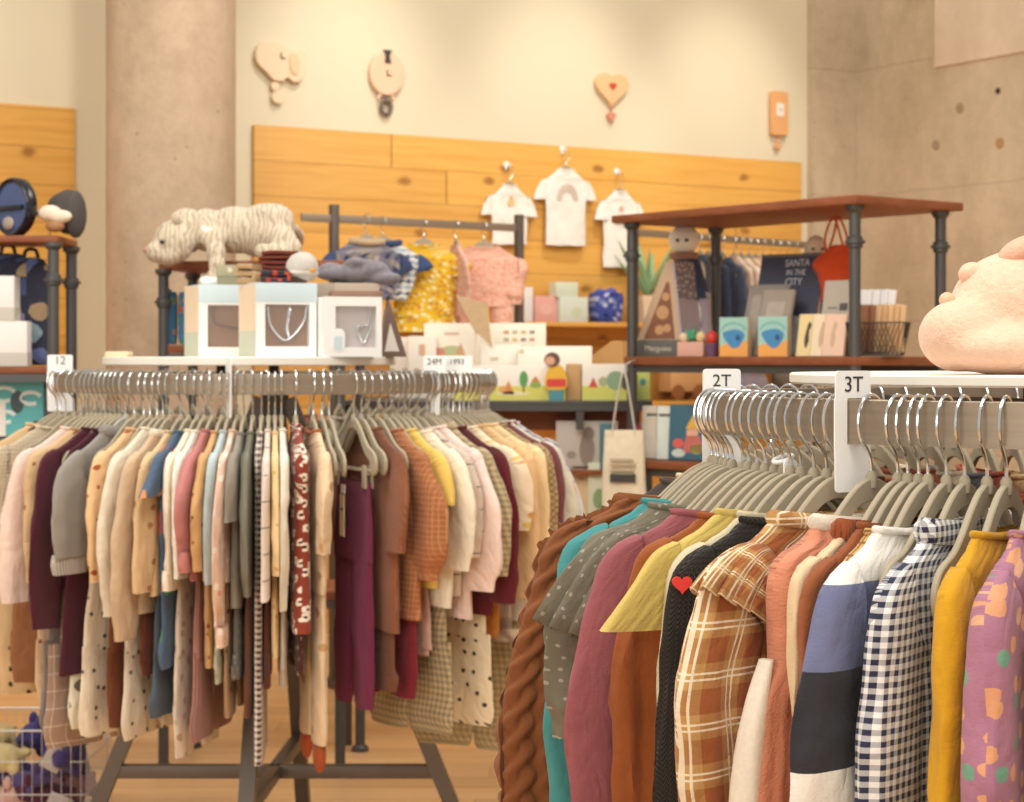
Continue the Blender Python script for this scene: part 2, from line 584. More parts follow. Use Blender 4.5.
# small tie holes in the concrete wall
for k, (px, py) in enumerate(((998, 91), (1000, 143), (936, 145), (960, 108))):
    kx = (px - CX) / FPX
    s_ = (kx * (W0.y + WU.y * TC) - (W0.x + WU.x * TC)) / (WN.x - kx * WN.y)
    d_ = W0.y + WU.y * TC + WN.y * s_
    z_ = EYE + (HY - py) / FPX * d_
    mm = Matrix.Translation((TC, -s_, z_)) @ Matrix.Rotation(PI / 2, 4, 'Y')
    struct(wall_obj(MB().lathe([(0.005, -0.006), (0.022 if k else 0.013, -0.006), (0.026 if k else 0.016, 0.002)], 14, mm), 'trim_%d' % (k + 5), plain('3a3026', 0.9) if k == 0 else plain('b58c62' if k == 1 else 'a38c70', 0.9)))

# ================================================================== WALL CLOCKS, T-SHIRTS, LEDGE
M_CLOCK = plain('ecd2b0', 0.6, 0, 0.03)
M_CLOCK2 = plain('e4c49a', 0.6, 0, 0.03)
M_CLOCKP = plain('efc6a6', 0.6, 0, 0.03)
M_RED = plain('cc4638', 0.6)
def wall_root(px, py, name, label, cat, off=0.0, group=None):
    t = wt(px)
    p = W0 + WU * t + WN * off
    p.z = wz(py, t, off)
    return thing(name, label, cat, p, WALL_RZ, group), (wd(t) - 0.851 * off) / FPX
def hands(parent, s, x=0.0, z=0.0, m=None):
    mb = MB()
    mb.box(x - 0.6 * s, x + 0.6 * s, -0.034, -0.030, z, z + 5 * s)
    mb.box(x, x + 4.4 * s, -0.034, -0.030, z - 0.5 * s, z + 0.5 * s)
    mb.lathe([(0.9 * s, 0), (0.9 * s, 0.006)], 10, Matrix.Translation((x, -0.030, z)) @ Matrix.Rotation(PI / 2, 4, 'X'))
    mb.build('clock_hands', m or M_INK, parent)
# elephant-shaped clock with a drop pendulum
c, s = wall_root(278, 68, 'wall_clock', 'pale wooden animal-shaped pendulum clock, leftmost on the wall', 'clock')
out = [(x * s * 1.12, z * s) for x, z in spline([(-24, 13), (-19, 22), (-7, 25), (5, 22), (11, 19), (22, 19), (24, 8), (22, -9), (14, -14), (7, -10), (2, -14), (-7, -13), (-14, -6), (-22, 2)], 5, True)]
MB().prism(out, -0.03, -0.008, 0.003).build('clock_body', M_CLOCK, c)
ear = [(x * s, z * s) for x, z in spline([(10, 14), (19, 12), (19, -4), (13, -6), (9, 2)], 5, True)]
MB().prism(ear, -0.036, -0.03, 0.002).build('ear', M_CLOCK2, c)
hands(c, s, 0, 9 * s)
pm = MB(); pm.tube([(-1 * s, -0.018, -10 * s), (-2 * s, -0.018, -26 * s)], 0.003)
pm.prism([(x * s, z * s) for x, z in ell(-2, -30, 7, 6.5)], -0.024, -0.012, 0.002)
pm.prism([(x * s, z * s) for x, z in ell(-5, -19, 5, 4.5)] , -0.022, -0.012, 0.002)
pm.build('pendulum', M_CLOCK, c)
# round clock
c, s = wall_root(384, 74, 'wall_clock', 'oval wooden pendulum clock with dark bow and dark ring pendulum', 'clock')
MB().prism([(x * s * 1.12, z * s) for x, z in ell(0, 0, 17, 22, 32)], -0.03, -0.008, 0.003).build('clock_body', M_CLOCKP, c)
hands(c, s, 0, -2 * s)
m = MB(); m.prism([(x * s, z * s) for x, z in ((-5, 23), (5, 23), (2, 17), (4, 10), (-3, 10), (-2, 17))], -0.036, -0.029)
m.build('bow', M_INK, c)
m = MB(); m.tube([(0, -0.018, -20 * s), (0, -0.018, -27 * s)], 0.003)
ring = [(5.4 * s * math.cos(a), -0.018, -34 * s + 7 * s * math.sin(a)) for a in [2 * PI * k / 20 for k in range(20)]]
m.tube(ring, 2.2 * s, 8, closed=True)
m.build('pendulum', plain('6c5a50', 0.6), c)
m = MB()
for sx in (-1, 1):
    m.tube([(sx * 6 * s, -0.02, -20 * s), (sx * 9 * s, -0.02, -26 * s)], 1.4 * s)
m.build('foot', M_CLOCKP, c)
# heart clock
c, s = wall_root(609, 88, 'wall_clock', 'heart-shaped wooden pendulum clock with a small red heart', 'clock')
def heart(k, z0=0.0):
    o = []
    for i in range(36):
        a = 2 * PI * i / 36
        o.append((16 * math.sin(a) ** 3 * k, z0 + (13 * math.cos(a) - 4.2 * math.cos(2 * a) - 1.6 * math.cos(3 * a) - 0.8 * math.cos(4 * a)) * k))
    return o
MB().prism([(x * 1.22 * s, z * 1.25 * s) for x, z in heart(1.0)], -0.03, -0.008, 0.002).build('clock_body', plain('efc08e', 0.6), c)
MB().prism([(x * 0.26 * s, (z + 4) * 0.28 * s) for x, z in heart(1.0)], -0.034, -0.03).build('heart_emblem', M_RED, c)
m = MB(); m.tube([(0, -0.018, -16 * s), (0, -0.018, -26 * s)], 0.003)
m.prism([(x * 0.3 * s, z * 0.34 * s - 29 * s) for x, z in heart(1.0)], -0.024, -0.012)
m.build('pendulum', plain('d98a6c', 0.6), c)
# robot clock
c, s = wall_root(776, 114, 'wall_clock', 'narrow rectangular wooden pendulum clock, rightmost on the wall', 'clock')
MB().prism([(x * s * 1.1, z * s) for x, z in rrect(-9.5, 9.5, -22, 22, 2.5)], -0.03, -0.008, 0.002).build('clock_body', plain('e3a96e', 0.6), c)
MB().prism([(x * s, z * s) for x, z in rrect(-4.5, 4.5, -3, 10, 1)], -0.034, -0.03).build('dial', plain('efe4d8', 0.5), c)
hands(c, s * 0.6, 0, 3 * s)
m = MB(); m.tube([(-1 * s, -0.018, -22 * s), (-1 * s, -0.018, -30 * s)], 0.003)
m.prism([(x * s, z * s) for x, z in ell(-1, -32, 4, 4, 14)], -0.024, -0.012)
m.build('pendulum', plain('dba87c', 0.6), c)
# ================================================================== HANGERS AND GARMENTS
M_FELT = plain('aa9e87', 0.95, 0, 0.05, 60, 0.0004, 0.1)
M_FELT_G = plain('afaca2', 0.95, 0, 0.05, 60, 0.0004, 0.1)
HUP = [(0.0, 0.005), (0.010, 0.004), (0.026, -0.003), (0.046, -0.018), (0.066, -0.036), (0.086, -0.050), (0.106, -0.057), (0.121, -0.065), (0.131, -0.080), (0.130, -0.096), (0.121, -0.106), (0.110, -0.106)]
HLO = [(0.103, -0.100), (0.102, -0.088), (0.093, -0.077), (0.076, -0.069), (0.057, -0.054), (0.040, -0.035), (0.024, -0.022), (0.010, -0.017), (0.0, -0.016)]
_hang = {}
def hanger_meshes(style, felt, drop=0.072):
    """Shared meshes of one hanger kind: hook, body (and clips)."""
    key = (style, felt.name, drop)
    if key in _hang:
        return _hang[key]
    up, lo = [(x * 0.945, z) for x, z in spline(HUP, 3)], [(x * 0.945, z) for x, z in spline(HLO, 3)]
    right = up + lo
    left = [(-x, z) for x, z in right[::-1]]
    outl = right[:-1] + left[:-1] if False else right + left[1:-1]
    b = MB().prism(outl, -0.0032, 0.0032, 0.0012)
    b.tube([(-0.108, 0, -0.098), (-0.05, 0, -0.1), (0.05, 0, -0.1), (0.108, 0, -0.098)], 0.003, 8)
    b.lathe([(0.0055, -0.004), (0.0055, 0.008), (0.003, 0.012)], 10)
    hk = MB()
    pts = []
    for k in range(15):
        a = math.radians(195 - k * (195 + 62) / 14)
        pts.append((0.019 * math.cos(a), 0, drop - 0.0212 + 0.0258 * math.sin(a)))
    pts += [(0.003, 0, drop - 0.052), (0, 0, drop - 0.062), (0, 0, 0.008)]
    hk.tube(spline(pts, 2), 0.0017, 8)
    res = [('hook', hk, M_CHROME), ('hanger_body', b, felt)]
    if style == 'clip':
        for sx in (-1, 1):
            c = MB()
            for sy in (-1, 1):
                c.box(sx * 0.075 - 0.010, sx * 0.075 + 0.010, sy * 0.007 - 0.0025, sy * 0.007 + 0.0025, -0.135, -0.088, 0.002)
            c.box(sx * 0.075 - 0.008, sx * 0.075 + 0.008, -0.006, 0.006, -0.108, -0.094, 0.002)
            res.append(('clip', c, felt))
    first = [(n, m.build(n, mt)) for n, m, mt in res]
    _hang[key] = first
    for n, o in first:
        COL.objects.unlink(o)
    return first

def squeeze(p, R, lo, hi):
    """Press cloth into the angular space its neighbours leave on a round rail."""
    rr = max(R + p.x, 0.05)
    d = p.y / rr
    if d > 0:
        d = hi * math.tanh(d / hi)
    else:
        d = -lo * math.tanh(-d / lo)
    return Vector((rr * math.cos(d) - R, rr * math.sin(d), p.z))

def interp(levels, n):
    """Smooth resampling of (z, cx, w, t[, cy]) levels to n rows."""
    out = []
    L = [tuple(l) + (0.0,) * (5 - len(l)) for l in levels]
    cum = [0.0]
    for a, b in zip(L, L[1:]):
        cum.append(cum[-1] + abs(b[0] - a[0]) + 0.35 * abs(b[2] - a[2]) + 0.2 * abs(b[1] - a[1]))
    for k in range(n):
        s = cum[-1] * k / (n - 1)
        j = 0
        while j < len(L) - 2 and cum[j + 1] < s:
            j += 1
        t = (s - cum[j]) / max(cum[j + 1] - cum[j], 1e-9)
        p0, p1, p2, p3 = L[max(j - 1, 0)], L[j], L[j + 1], L[min(j + 2, len(L) - 1)]
        row = []
        for q in range(5):
            v = 0.5 * (2 * p1[q] + (p2[q] - p0[q]) * t + (2 * p0[q] - 5 * p1[q] + 4 * p2[q] - p3[q]) * t * t + (3 * p1[q] - p0[q] - 3 * p2[q] + p3[q]) * t ** 3)
            lo_, hi_ = min(p1[q], p2[q]), max(p1[q], p2[q])
            row.append(min(max(v, lo_), hi_))
        out.append(row)
    return out

def cloth(mb, levels, n, nz, seed, fold=0.006, xf=None, freq=13.0, hem=0.004, relief=None, mi=0, cap=False, crease=0.0, sleeve=False, keep=0):
    """A closed sleeve of cloth: stacked flattened rings with hanging folds."""
    rows = []
    lv = interp(levels, nz)
    z0 = lv[0][0]
    us = []
    for j, (z, cx, w, t, cy) in enumerate(lv):
        g = min(1.0, max(0.0, (abs(z - z0) - (0.0 if sleeve else 0.05)) / 0.12))
        row, ur = [], []
        tail = j / (nz - 1)
        for i in range(n + 1):
            a = 2 * PI * i / n
            ca, sa = math.cos(a), math.sin(a)
            x = w * math.copysign(abs(ca) ** 0.8, ca)
            ur.append((w - x) if i <= n // 2 else (3 * w + x))
            if i == n:
                break
            th = t * math.copysign(abs(sa) ** (1.2 if sleeve else 0.8), sa) if abs(sa) > 1e-6 else 0.0
            X = cx + x
            nx = noise.noise(Vector((X * freq, z * 1.9, seed)))
            n2 = noise.noise(Vector((X * freq * 2.1, z * 4.0, seed + 11.3)))
            n3 = noise.noise(Vector((X * 30, z * 26, seed + 5.1)))
            y = cy * g + th * (1 + 0.5 * n2 * g) + fold * g * (nx + 0.35 * n2) + 0.0016 * n3 * g
            zz = z + hem * tail * tail * 2 * noise.noise(Vector((X * 9, seed, 2.0)))
            p = Vector((X + 0.004 * g * noise.noise(Vector((z * 9, seed, i * 0.05))), y, zz))
            if crease:
                if sleeve:
                    q = noise.noise(Vector((ca * 0.9 + seed, sa * 0.9 + z * 5.0, z * 15)))
                    q2 = noise.noise(Vector((ca * 1.6 + seed, sa * 1.6 - z * 8.0, z * 8 + 9.1)))
                else:
                    q = noise.noise(Vector((X * 17 + z * 7.0, sa * 0.6 + seed, z * 7)))
                    q2 = noise.noise(Vector((X * 9 - z * 9.0, sa * 0.6 + seed, z * 13 + 4.0)))
                rd = (1 - 2.2 * abs(q)) + 0.7 * (1 - 2.2 * abs(q2))
                p.x += ca * crease * g * rd * (1.0 if sleeve else 0.7)
                p.y += sa * crease * g * rd
            if keep:                                   # sleeve stays outside the shoulder end of the hanger
                lim = 0.1275 - max(0.0, -0.112 - p.z) * 1.6
                if p.x * keep < lim:
                    p.x = lim * keep
            row.append(p)
        rows.append(row); us.append(ur)
    if xf:
        rows = [[xf(p) for p in r] for r in rows]
    if relief:
        new = []
        for j in range(nz):
            nr = []
            for i in range(n):
                a = rows[j][(i + 1) % n] - rows[j][i - 1]
                b = rows[min(j + 1, nz - 1)][i] - rows[max(j - 1, 0)][i]
                nn = a.cross(b)
                if nn.length > 1e-12:
                    nn.normalize()
                out = rows[j][i] - sum(rows[j], Vector((0, 0, 0))) / n
                if nn.dot(out) < 0:
                    nn = -nn
                nr.append(rows[j][i] + nn * relief(us[j][i], rows[j][i].z))
            new.append(nr)
        rows = new
    su = seed * 0.37
    mb.quadgrid(rows, True, lambda j, i: (us[j][i] + su, lv[j][0]), False, cap, mi)
    return rows

def cable_relief(u, z):
    """Two twisted strands per column of a cable knit."""
    per, col = 0.058, 0.034
    k = math.floor(u / col)
    x = (u / col - k) - 0.5
    ph = 2 * PI * z / per + k * 1.3
    h = 0.0
    for s in (0, PI):
        d = (x - 0.24 * math.sin(ph + s)) / 0.26
        if abs(d) < 1:
            h = max(h, math.sqrt(1 - d * d) * (0.75 + 0.35 * math.cos(ph + s)))
    return 0.0075 * h

def ribbed(u, z):
    return 0.0012 * math.sin(u * 2 * PI / 0.008)

class Rack:
    def __init__(s, cx, cy, R, ztop, where, hi, drop):
        s.drop = drop
        s.c, s.R, s.z, s.where, s.hi = Vector((cx, cy, 0)), R, ztop, where, hi
    def point(s, phi, r=None, z=0.0):
        a = math.radians(phi)
        r = s.R if r is None else r
        return Vector((s.c.x - r * math.cos(a), s.c.y - r * math.sin(a), z))

HN = 0.072                                  # rail top down to hanger neck
def add_hanger(rack, phi, phrase, style='plain', felt=None, dr=0.0):
    dr = max(-0.002, min(0.002, dr))
    p = rack.point(phi, rack.R + dr, rack.z - rack.drop)
    h = thing('clothes_hanger', 'felt hanger carrying the ' + phrase, 'hanger', p, math.radians(phi) + PI, 'felt hangers on the ' + rack.where)
    for n, o in hanger_meshes(style, felt or M_FELT, rack.drop):
        c = o.copy(); COL.objects.link(c); c.parent = h
    return h

def collar_ring(parent, w, z, mat, r=0.005, t=0.012, xf=None, name='collar', dip=0.012):
    pts = []
    for k in range(20):
        a = 2 * PI * k / 20
        pts.append(Vector((w * math.cos(a), t * math.sin(a), z - dip * (1 - math.cos(a) ** 2) * 0.5)))
    mb = MB().tube(pts, r, 8, closed=True)
    if xf:
        mb.v = [xf(p) for p in mb.v]
    return mb.build(name, mat, parent)

def make_garment(root, kind, m, o, xf, hi):
    """Builds the parts of one garment under root in hanger coordinates (x outward, z from the neck)."""
    g = lambda k, d=None: o.get(k, d)
    seed = g('seed', rnd.uniform(0, 60))
    n, nz = (44, 46) if hi else (28, 28)
    cut = g('cut', 0.0)
    L, S, W = g('L', 0.36) - cut, g('S', 0.30) - cut, g('W', 0.125)
    m2 = g('m2', m); fold = g('fold', 0.007); T = g('T', 0.014)
    fl = g('flare', rnd.uniform(-0.004, 0.022))
    nw = g('nw', (0.084 if hi else 0.060) + rnd.uniform(-0.008, 0.006))
    rel = g('relief', None)
    bend = g('bend', rnd.uniform(-0.004, 0.02))
    cr_ = 0.0 if rel else g('crease', 0.0035 if hi else 0.003)
    nn, nnz = (150, 170) if rel else (n, nz)
    if kind in ('sweater', 'tee', 'romper', 'dress', 'vest', 'cardigan', 'shirt'):
        zs = -0.008 - (nw - 0.04) * 0.60
        lv = [(zs, 0, nw, 0.010), (zs - 0.004, 0, nw + 0.008, 0.0105), (-0.047, 0, 0.102, 0.0125), (-0.061, 0, 0.1275, T)]
        if kind == 'romper':
            lv += [(-0.085, 0, 0.132, T), (-0.11, 0, 0.131, T), (-0.24, 0, W, T * 1.1), (-L, 0, W * 0.98, T * 1.1)]
        elif kind == 'dress':
            lv += [(-0.085, 0, 0.132, T), (-0.11, 0, 0.129, T), (-0.17, 0, 0.120, T), (-L, 0, W * 1.2, T * 1.35)]
        elif kind == 'vest':
            lv[2] = (-0.05, 0, 0.098, T); lv[3] = (-0.062, 0, 0.130, T * 1.1)
            lv += [(-0.09, 0, 0.142, T * 1.2), (-0.15, 0, 0.140, T * 1.3), (-0.21, 0, W * 0.97, T * 1.3), (-L, 0, W, T * 1.4)]
        else:
            lv += [(-0.085, 0, 0.132, T), (-0.11, 0, 0.131, T), (-0.22, 0, W, T * 1.1), (-L, 0, W * 1.03, T * 1.2)]
        b = MB(); cloth(b, lv, nn, nnz, seed, fold, xf, relief=rel, crease=cr_); b.build('body', m, root, 60)
        if g('collar', True):
            collar_ring(root, nw + 0.003, zs + 0.001, g('mc', m2), g('cr', 0.0035), 0.013, xf)
        if kind == 'cardigan':
            q = MB()
            for k in range(5):
                zb = -0.09 - k * (L - 0.12) / 4.5
                q.lathe([(0.001, 0.002), (0.006, 0.0015), (0.006, 0)], 10, Matrix.Translation(xf(Vector((W + 0.001, 0.004, zb)))) @ Matrix.Rotation(PI / 2, 4, 'Y'))
            q.build('buttons', plain('5b4636', 0.4), root)
    if kind in ('sweater', 'tee', 'romper', 'cardigan', 'shirt') or (kind == 'dress' and S > 0.0 and g('sl', False)):
        for sx in (1, -1):
            sd = g('sd', rnd.choice((-1, 1))) * 0.007
            zE = -0.06 - S
            if kind == 'tee' or S < 0.16:
                sl = [(-0.057, 0.123, 0.006, 0.008, 0), (-0.067, 0.125, 0.028, 0.013, sd), (-0.1, 0.130, 0.05, T * 1.15, sd), (zE, 0.142 + fl, 0.056, T * 1.2, sd)]
                nz2 = max(10, nnz // 2)
            else:
                sw = g('sw', 0.041); pf = g('puff', 0.0)
                sl = [(-0.057, 0.123, 0.006, 0.008, 0), (-0.067, 0.125, 0.028, 0.013, sd), (-0.10, 0.130, sw, T * 1.15, sd), (-0.06 - S * 0.45, 0.136 + fl * 0.5 + bend, sw * (1 + pf * 0.6), T * 1.2, sd * 1.3),
                      (-0.06 - S * 0.8, 0.139 + fl + bend * 0.5, sw * (0.86 + pf * 0.75), T * 1.1 * (1 + pf), sd * 1.4), (zE + 0.022, 0.139 + fl, sw * (0.8 + pf * 0.1), T, sd * 1.4), (zE, 0.139 + fl, sw * 0.74, T * 0.95, sd * 1.4)]
                nz2 = nnz
            sl = [(z, sx * cx, w, t, cy) for z, cx, w, t, cy in sl]
            if rel is None:
                cn = n if sx > 0 else 18
                nz3 = nz2 if sx > 0 else 16
            else:
                cn, nz3 = nn, nz2
            q = MB(); cloth(q, sl, cn, nz3, seed + 3.1 * sx, fold * 0.8, xf, 20, relief=rel, crease=cr_ * 1.1, sleeve=True, keep=sx)
            q.build('sleeve', g('ms', m), root, 60)
            if g('cuff') and S >= 0.16:
                q = MB(); c0 = sl[-1]
                cloth(q, [(c0[0] + 0.004, c0[1], c0[2] * 1.02, c0[3], c0[4]), (c0[0] - 0.016, c0[1], c0[2] * 1.1, c0[3] * 1.1, c0[4]), (c0[0] - 0.036, c0[1], c0[2] * 0.98, c0[3], c0[4])], max(cn, 20), 6, seed, 0.003, xf, 20, 0.0)
                q.build('cuff', g('mcuff', m2), root, 60)
    if kind == 'romper' or kind == 'trousers':
        L2 = g('L2', 0.6) - cut
        top = -L + 0.02 if kind == 'romper' else g('top', -0.30)
        if kind == 'trousers':
            wb = g('wb', 0.1)
            q = MB()
            cr = top - 0.16
            cloth(q, [(top, 0, wb, 0.008), (top - 0.03, 0, wb, 0.009), (top - 0.09, 0, wb * 1.12, 0.011), (cr, 0, wb * 1.15, 0.012)], n, 12, seed, fold * 0.6, xf)
            q.build('waist', m, root, 60)
            top = cr + 0.012
        for sx in (1, -1):
            x0 = g('lx', 0.062)
            lw = g('lw', 0.056)
            q = MB()
            cloth(q, [(top, sx * x0, lw, T * 0.85), (top - (L2 + top) * 0.5, sx * (x0 + 0.004), lw * 0.94, T * 0.95), (-L2 + 0.03, sx * (x0 + 0.006), lw * g('taper', 0.8), T * 0.9), (-L2, sx * (x0 + 0.006), lw * g('taper', 0.8) * 0.86, T * 0.8)],
                  n, max(16, nz // 2), seed + sx, fold, xf, 16, cap=False, crease=cr_, sleeve=True)
            q.build('trouser_leg', m, root, 60)
            if g('foot'):
                q = MB(); c = xf(Vector((sx * (x0 + 0.01), 0, -L2 - 0.022)))
                q.ellipsoid(c, (lw * 0.62, 0.013, 0.036), 14, 8); q.build('foot', g('mf', m2), root)
    if g('ruffle'):
        # gathered flounce falling over the top of the sleeve
        q = MB(); rows = []
        k = 60
        rl = g('rl', 0.09)
        for j in range(9):
            f = j / 8
            row = []
            for i in range(k):
                s = i / (k - 1) * 2 - 1
                th = s * 1.9
                wv = f * math.sin(i * 0.9 + seed) + 0.5 * f * math.sin(i * 0.37 + 2 * seed)
                xx = 0.100 - 0.035 * (1 - math.cos(th)) * 0.5 + (g('ro', 0.108) * f ** 0.7) * (0.55 + 0.45 * math.cos(th)) + 0.006 * wv
                zz = -0.052 - 0.05 * (1 - math.cos(th)) * 0.5 - rl * f ** 1.4 + 0.004 * wv
                yy = (0.016 + 0.034 * f ** 0.6) * math.sin(th) + 0.005 * wv
                row.append(xf(Vector((xx, yy, zz))))
            rows.append(row)
        q.quadgrid(rows, False, lambda j, i: (i / k * 0.34, -j / 6 * 0.09))
        ob = q.build('ruffle', g('mr', m), root, 60)
        sm = ob.modifiers.new('t', 'SOLIDIFY'); sm.thickness = 0.002

def hang(rack, phi, lo, hi_, kind, name, cat, m, phrase, o=None, hanger=True, style='plain', lower=None, felt=None):
    o = dict(o or {})
    o.setdefault('cut', rack.drop - 0.072)
    dr = o.get('dr', rnd.uniform(-0.006, 0.006))
    loc = rack.point(phi, rack.R + dr, rack.z - rack.drop)
    R = rack.R + dr
    a, b = math.radians(lo) * 0.96, math.radians(hi_) * 0.96
    root = thing(name, phrase + ' on the ' + rack.where, cat, loc, math.radians(phi) + PI)
    make_garment(root, kind, m, o, lambda p: squeeze(p, R, a, b), rack.hi)
    if hanger:
        add_hanger(rack, phi, phrase, style, felt, dr)
    if lower:
        nm, ct, lm, lp, lo_o = lower
        r2 = thing(nm, lp + ' on the ' + rack.where, ct, loc, math.radians(phi) + PI)
        q = dict(lo_o); q.setdefault('cut', rack.drop - 0.072); q.setdefault('T', 0.010); q.setdefault('fold', 0.004)
        make_garment(r2, 'trousers', lm, q, lambda p: squeeze(p, R, a * 0.55 if p.z > -o.get('L', 0.36) else a, b * 0.55 if p.z > -o.get('L', 0.36) else b), rack.hi)
    return root

def hang_row(rack, rows, maxw=5.0, bare=()):
    rows = sorted(rows, key=lambda r: r['phi'])
    for k, r in enumerate(rows):
        lo = (r['phi'] - rows[k - 1]['phi']) / 2 if k else maxw
        hi_ = (rows[k + 1]['phi'] - r['phi']) / 2 if k < len(rows) - 1 else maxw
        for b in bare:
            if 0 < b - r['phi'] < hi_:
                hi_ = max(0.45, b - r['phi'] - 0.45)
            if 0 < r['phi'] - b < lo:
                lo = max(0.45, r['phi'] - b - 0.45)
        q = {x: r[x] for x in ('kind', 'name', 'cat', 'm', 'phrase')}
        hang(rack, r['phi'], min(lo, maxw), min(hi_, maxw), o=r.get('o'), style=r.get('style', 'plain'), lower=r.get('lower'), felt=r.get('felt'), hanger=r.get('hanger', True), **q)

def G(phi, kind, name, cat, m, phrase, o=None, lower=None, style='plain', felt=None):
    return dict(phi=phi, kind=kind, name=name, cat=cat, m=m, phrase=phrase, o=o or {}, lower=lower, style=style, felt=felt)

def make_rack(rack, label, topper, leg_phis, spokes):
    """Round garment rack: ring rail, hub, spokes, splayed legs, cross rails and a white board on top."""
    r = thing('clothes_rack', label, 'clothing rack', (rack.c.x, rack.c.y, 0))
    R, z1 = rack.R, rack.z
    prof = [(R - 0.006, z1 - 0.042), (R + 0.006, z1 - 0.042), (R + 0.006, z1 - 0.001), (R + 0.005, z1), (R - 0.005, z1), (R - 0.006, z1 - 0.001)]
    rows = [[Vector((a * math.cos(2 * PI * i / 96), a * math.sin(2 * PI * i / 96), z)) for i in range(96)] for a, z in prof]
    rows.append(rows[0])
    MB().quadgrid(rows).build('ring_rail', M_STEEL, r)
    hub = MB().lathe([(0.03, z1 - 0.10), (0.032, z1 - 0.02), (0.03, z1 + 0.0)], 24)
    hub.build('hub', M_LEG, r)
    for ph in spokes:
        a = math.radians(ph) + PI
        M = Matrix.Rotation(a, 4, 'Z')
        MB().box(0.025, R - 0.005, -0.012, 0.012, z1 - 0.034, z1 - 0.010, 0.002, 0, M).build('spoke', M_LEG, r)
    for ph in leg_phis:
        a = math.radians(ph) + PI
        d = Vector((math.cos(a), math.sin(a), 0)); t = Vector((-d.y, d.x, 0))
        lg = MB()
        w = 0.0165
        p0, p1 = d * 0.03 + Vector((0, 0, z1 - 0.06)), d * 0.45 + Vector((0, 0, 0.012))
        ax = (p1 - p0).normalized(); s2 = ax.cross(t).normalized()
        vs = [p + t * (i * w) + s2 * (j * w) for p in (p0, p1) for i, j in ((-1, -1), (1, -1), (1, 1), (-1, 1))]
        lg.poly(vs, [(3, 2, 1, 0), (4, 5, 6, 7), (0, 1, 5, 4), (1, 2, 6, 5), (2, 3, 7, 6), (3, 0, 4, 7)])
        L = lg.build('leg', M_LEG, r, 20)
        MB().lathe([(0.03, 0.0), (0.03, 0.014), (0.02, 0.02)], 16, Matrix.Translation(p1 - Vector((0, 0, 0.012)))).build('rubber_foot', M_DARK, L)
        # cross rail from this leg to the middle
        zc = 0.215
        f = (z1 - 0.06 - zc) / (z1 - 0.072)
        x = 0.03 + 0.42 * f
        MB().box(0.0, x, -0.014, 0.014, zc - 0.0145, zc + 0.0145, 0.002, 0, Matrix.Rotation(a, 4, 'Z')).build('cross_rail', M_LEG, r)
    tx, ty, tr, za, zb = topper
    x0, x1, y0, y1 = tx - tr, tx + tr, ty - tr, ty + tr
    MB().lathe([(tr - 0.002, za), (tr, za + 0.002), (tr, zb - 0.002), (tr - 0.002, zb)], 72, Matrix.Translation((tx, ty, 0))).build('top_board', plain('f1e9da', 0.45, 0, 0.01), r)
    for sx in (0.40, 0.58):
        xx = x0 + (x1 - x0) * sx
        MB().box(xx - 0.010, xx + 0.010, (y0 + y1) / 2 - 0.012, (y0 + y1) / 2 + 0.012, z1 - 0.012, za + 0.001).build('board_bracket', M_DARK, r)
    return r

def divider(rack, phi, word, label, size=0.021, twist=0.0, tall=0.0, face=1, width=0.021, stem=None, zb=-0.088, xoff=0.0):
    """White size divider hooked over the rail, its word on the faces."""
    d = thing('size_divider', label, 'size divider', rack.point(phi, rack.R, rack.z), math.radians(phi + twist) + PI)
    zt, s = 0.027 + tall, 0.0075
    st = stem or width
    out = rrect(-width, width, -0.02, zt, 0.004)
    low = rrect(-st, st, zb, 0.001, 0.003)
    # notch for the rail, open on the inner side
    out = [(x + xoff, z) for x, z in out]; low = [(x + xoff, z) for x, z in low]
    right_top = [p for p in out if p[0] > xoff and p[1] > 0]; left_top = [p for p in out if p[0] <= xoff and p[1] > 0]
    left_bot = [p for p in low if p[0] <= xoff and p[1] <= -0.044]; right_bot = [p for p in low if p[0] > xoff and p[1] <= -0.044]
    # concave: two prisms joined keep clean faces
    b = MB()
    b.prism(right_top + left_top + [(xoff - width, 0.001), (xoff + width, 0.001)], -0.001, 0.001)
    if zb < -0.05:
        b.prism([(s, 0.001), (s, -0.043), (xoff + st + 0.001, -0.043), (xoff + st + 0.001, 0.001)], -0.001, 0.001)
        b.prism([(xoff - st, -0.043)] + left_bot + right_bot + [(xoff + st + 0.001, -0.043)], -0.001, 0.001)
    else:
        b.prism([(s, 0.001), (s, -0.03), (s + 0.006, -0.03), (s + 0.006, 0.001)], -0.001, 0.001)
    b.build('plate', M_PLASTIC, d, 20)
    for f in (1, -1):
        if word:
            # +Y face is read from the +Y side, where local -X runs to the reader's right
            if f > 0:
                M = Matrix.Translation((xoff, 0.0012, zt - 0.0135)) @ Matrix(((-1, 0, 0, 0), (0, 0, 1, 0), (0, 1, 0, 0), (0, 0, 0, 1)))
            else:
                M = Matrix.Translation((xoff, -0.0012, zt - 0.0135)) @ Matrix(((1, 0, 0, 0), (0, 0, -1, 0), (0, 1, 0, 0), (0, 0, 0, 1)))
            text('size_lettering', word, size, M, M_INK, d)
    return d
# ================================================================== THE TWO ROUND RACKS
LR = Rack(-0.535, 4.29, 0.48, 1.116, 'left round rack', False, 0.094)
RR = Rack(0.70, 2.10, 0.48, 1.110, 'right round rack', True, 0.079)
make_rack(LR, 'round metal clothing rack on the left with white board on top', (-0.055, 0.0, 0.328, 1.132, 1.1505), (0, 88, 180, 268), (27, 113, 199, 277.6))
make_rack(RR, 'round metal clothing rack on the right, cut by the photo edge', (-0.055, 0.0, 0.335, 1.1205, 1.1325), (20, 110, 200, 290), (74, 160, 200, 294.2))

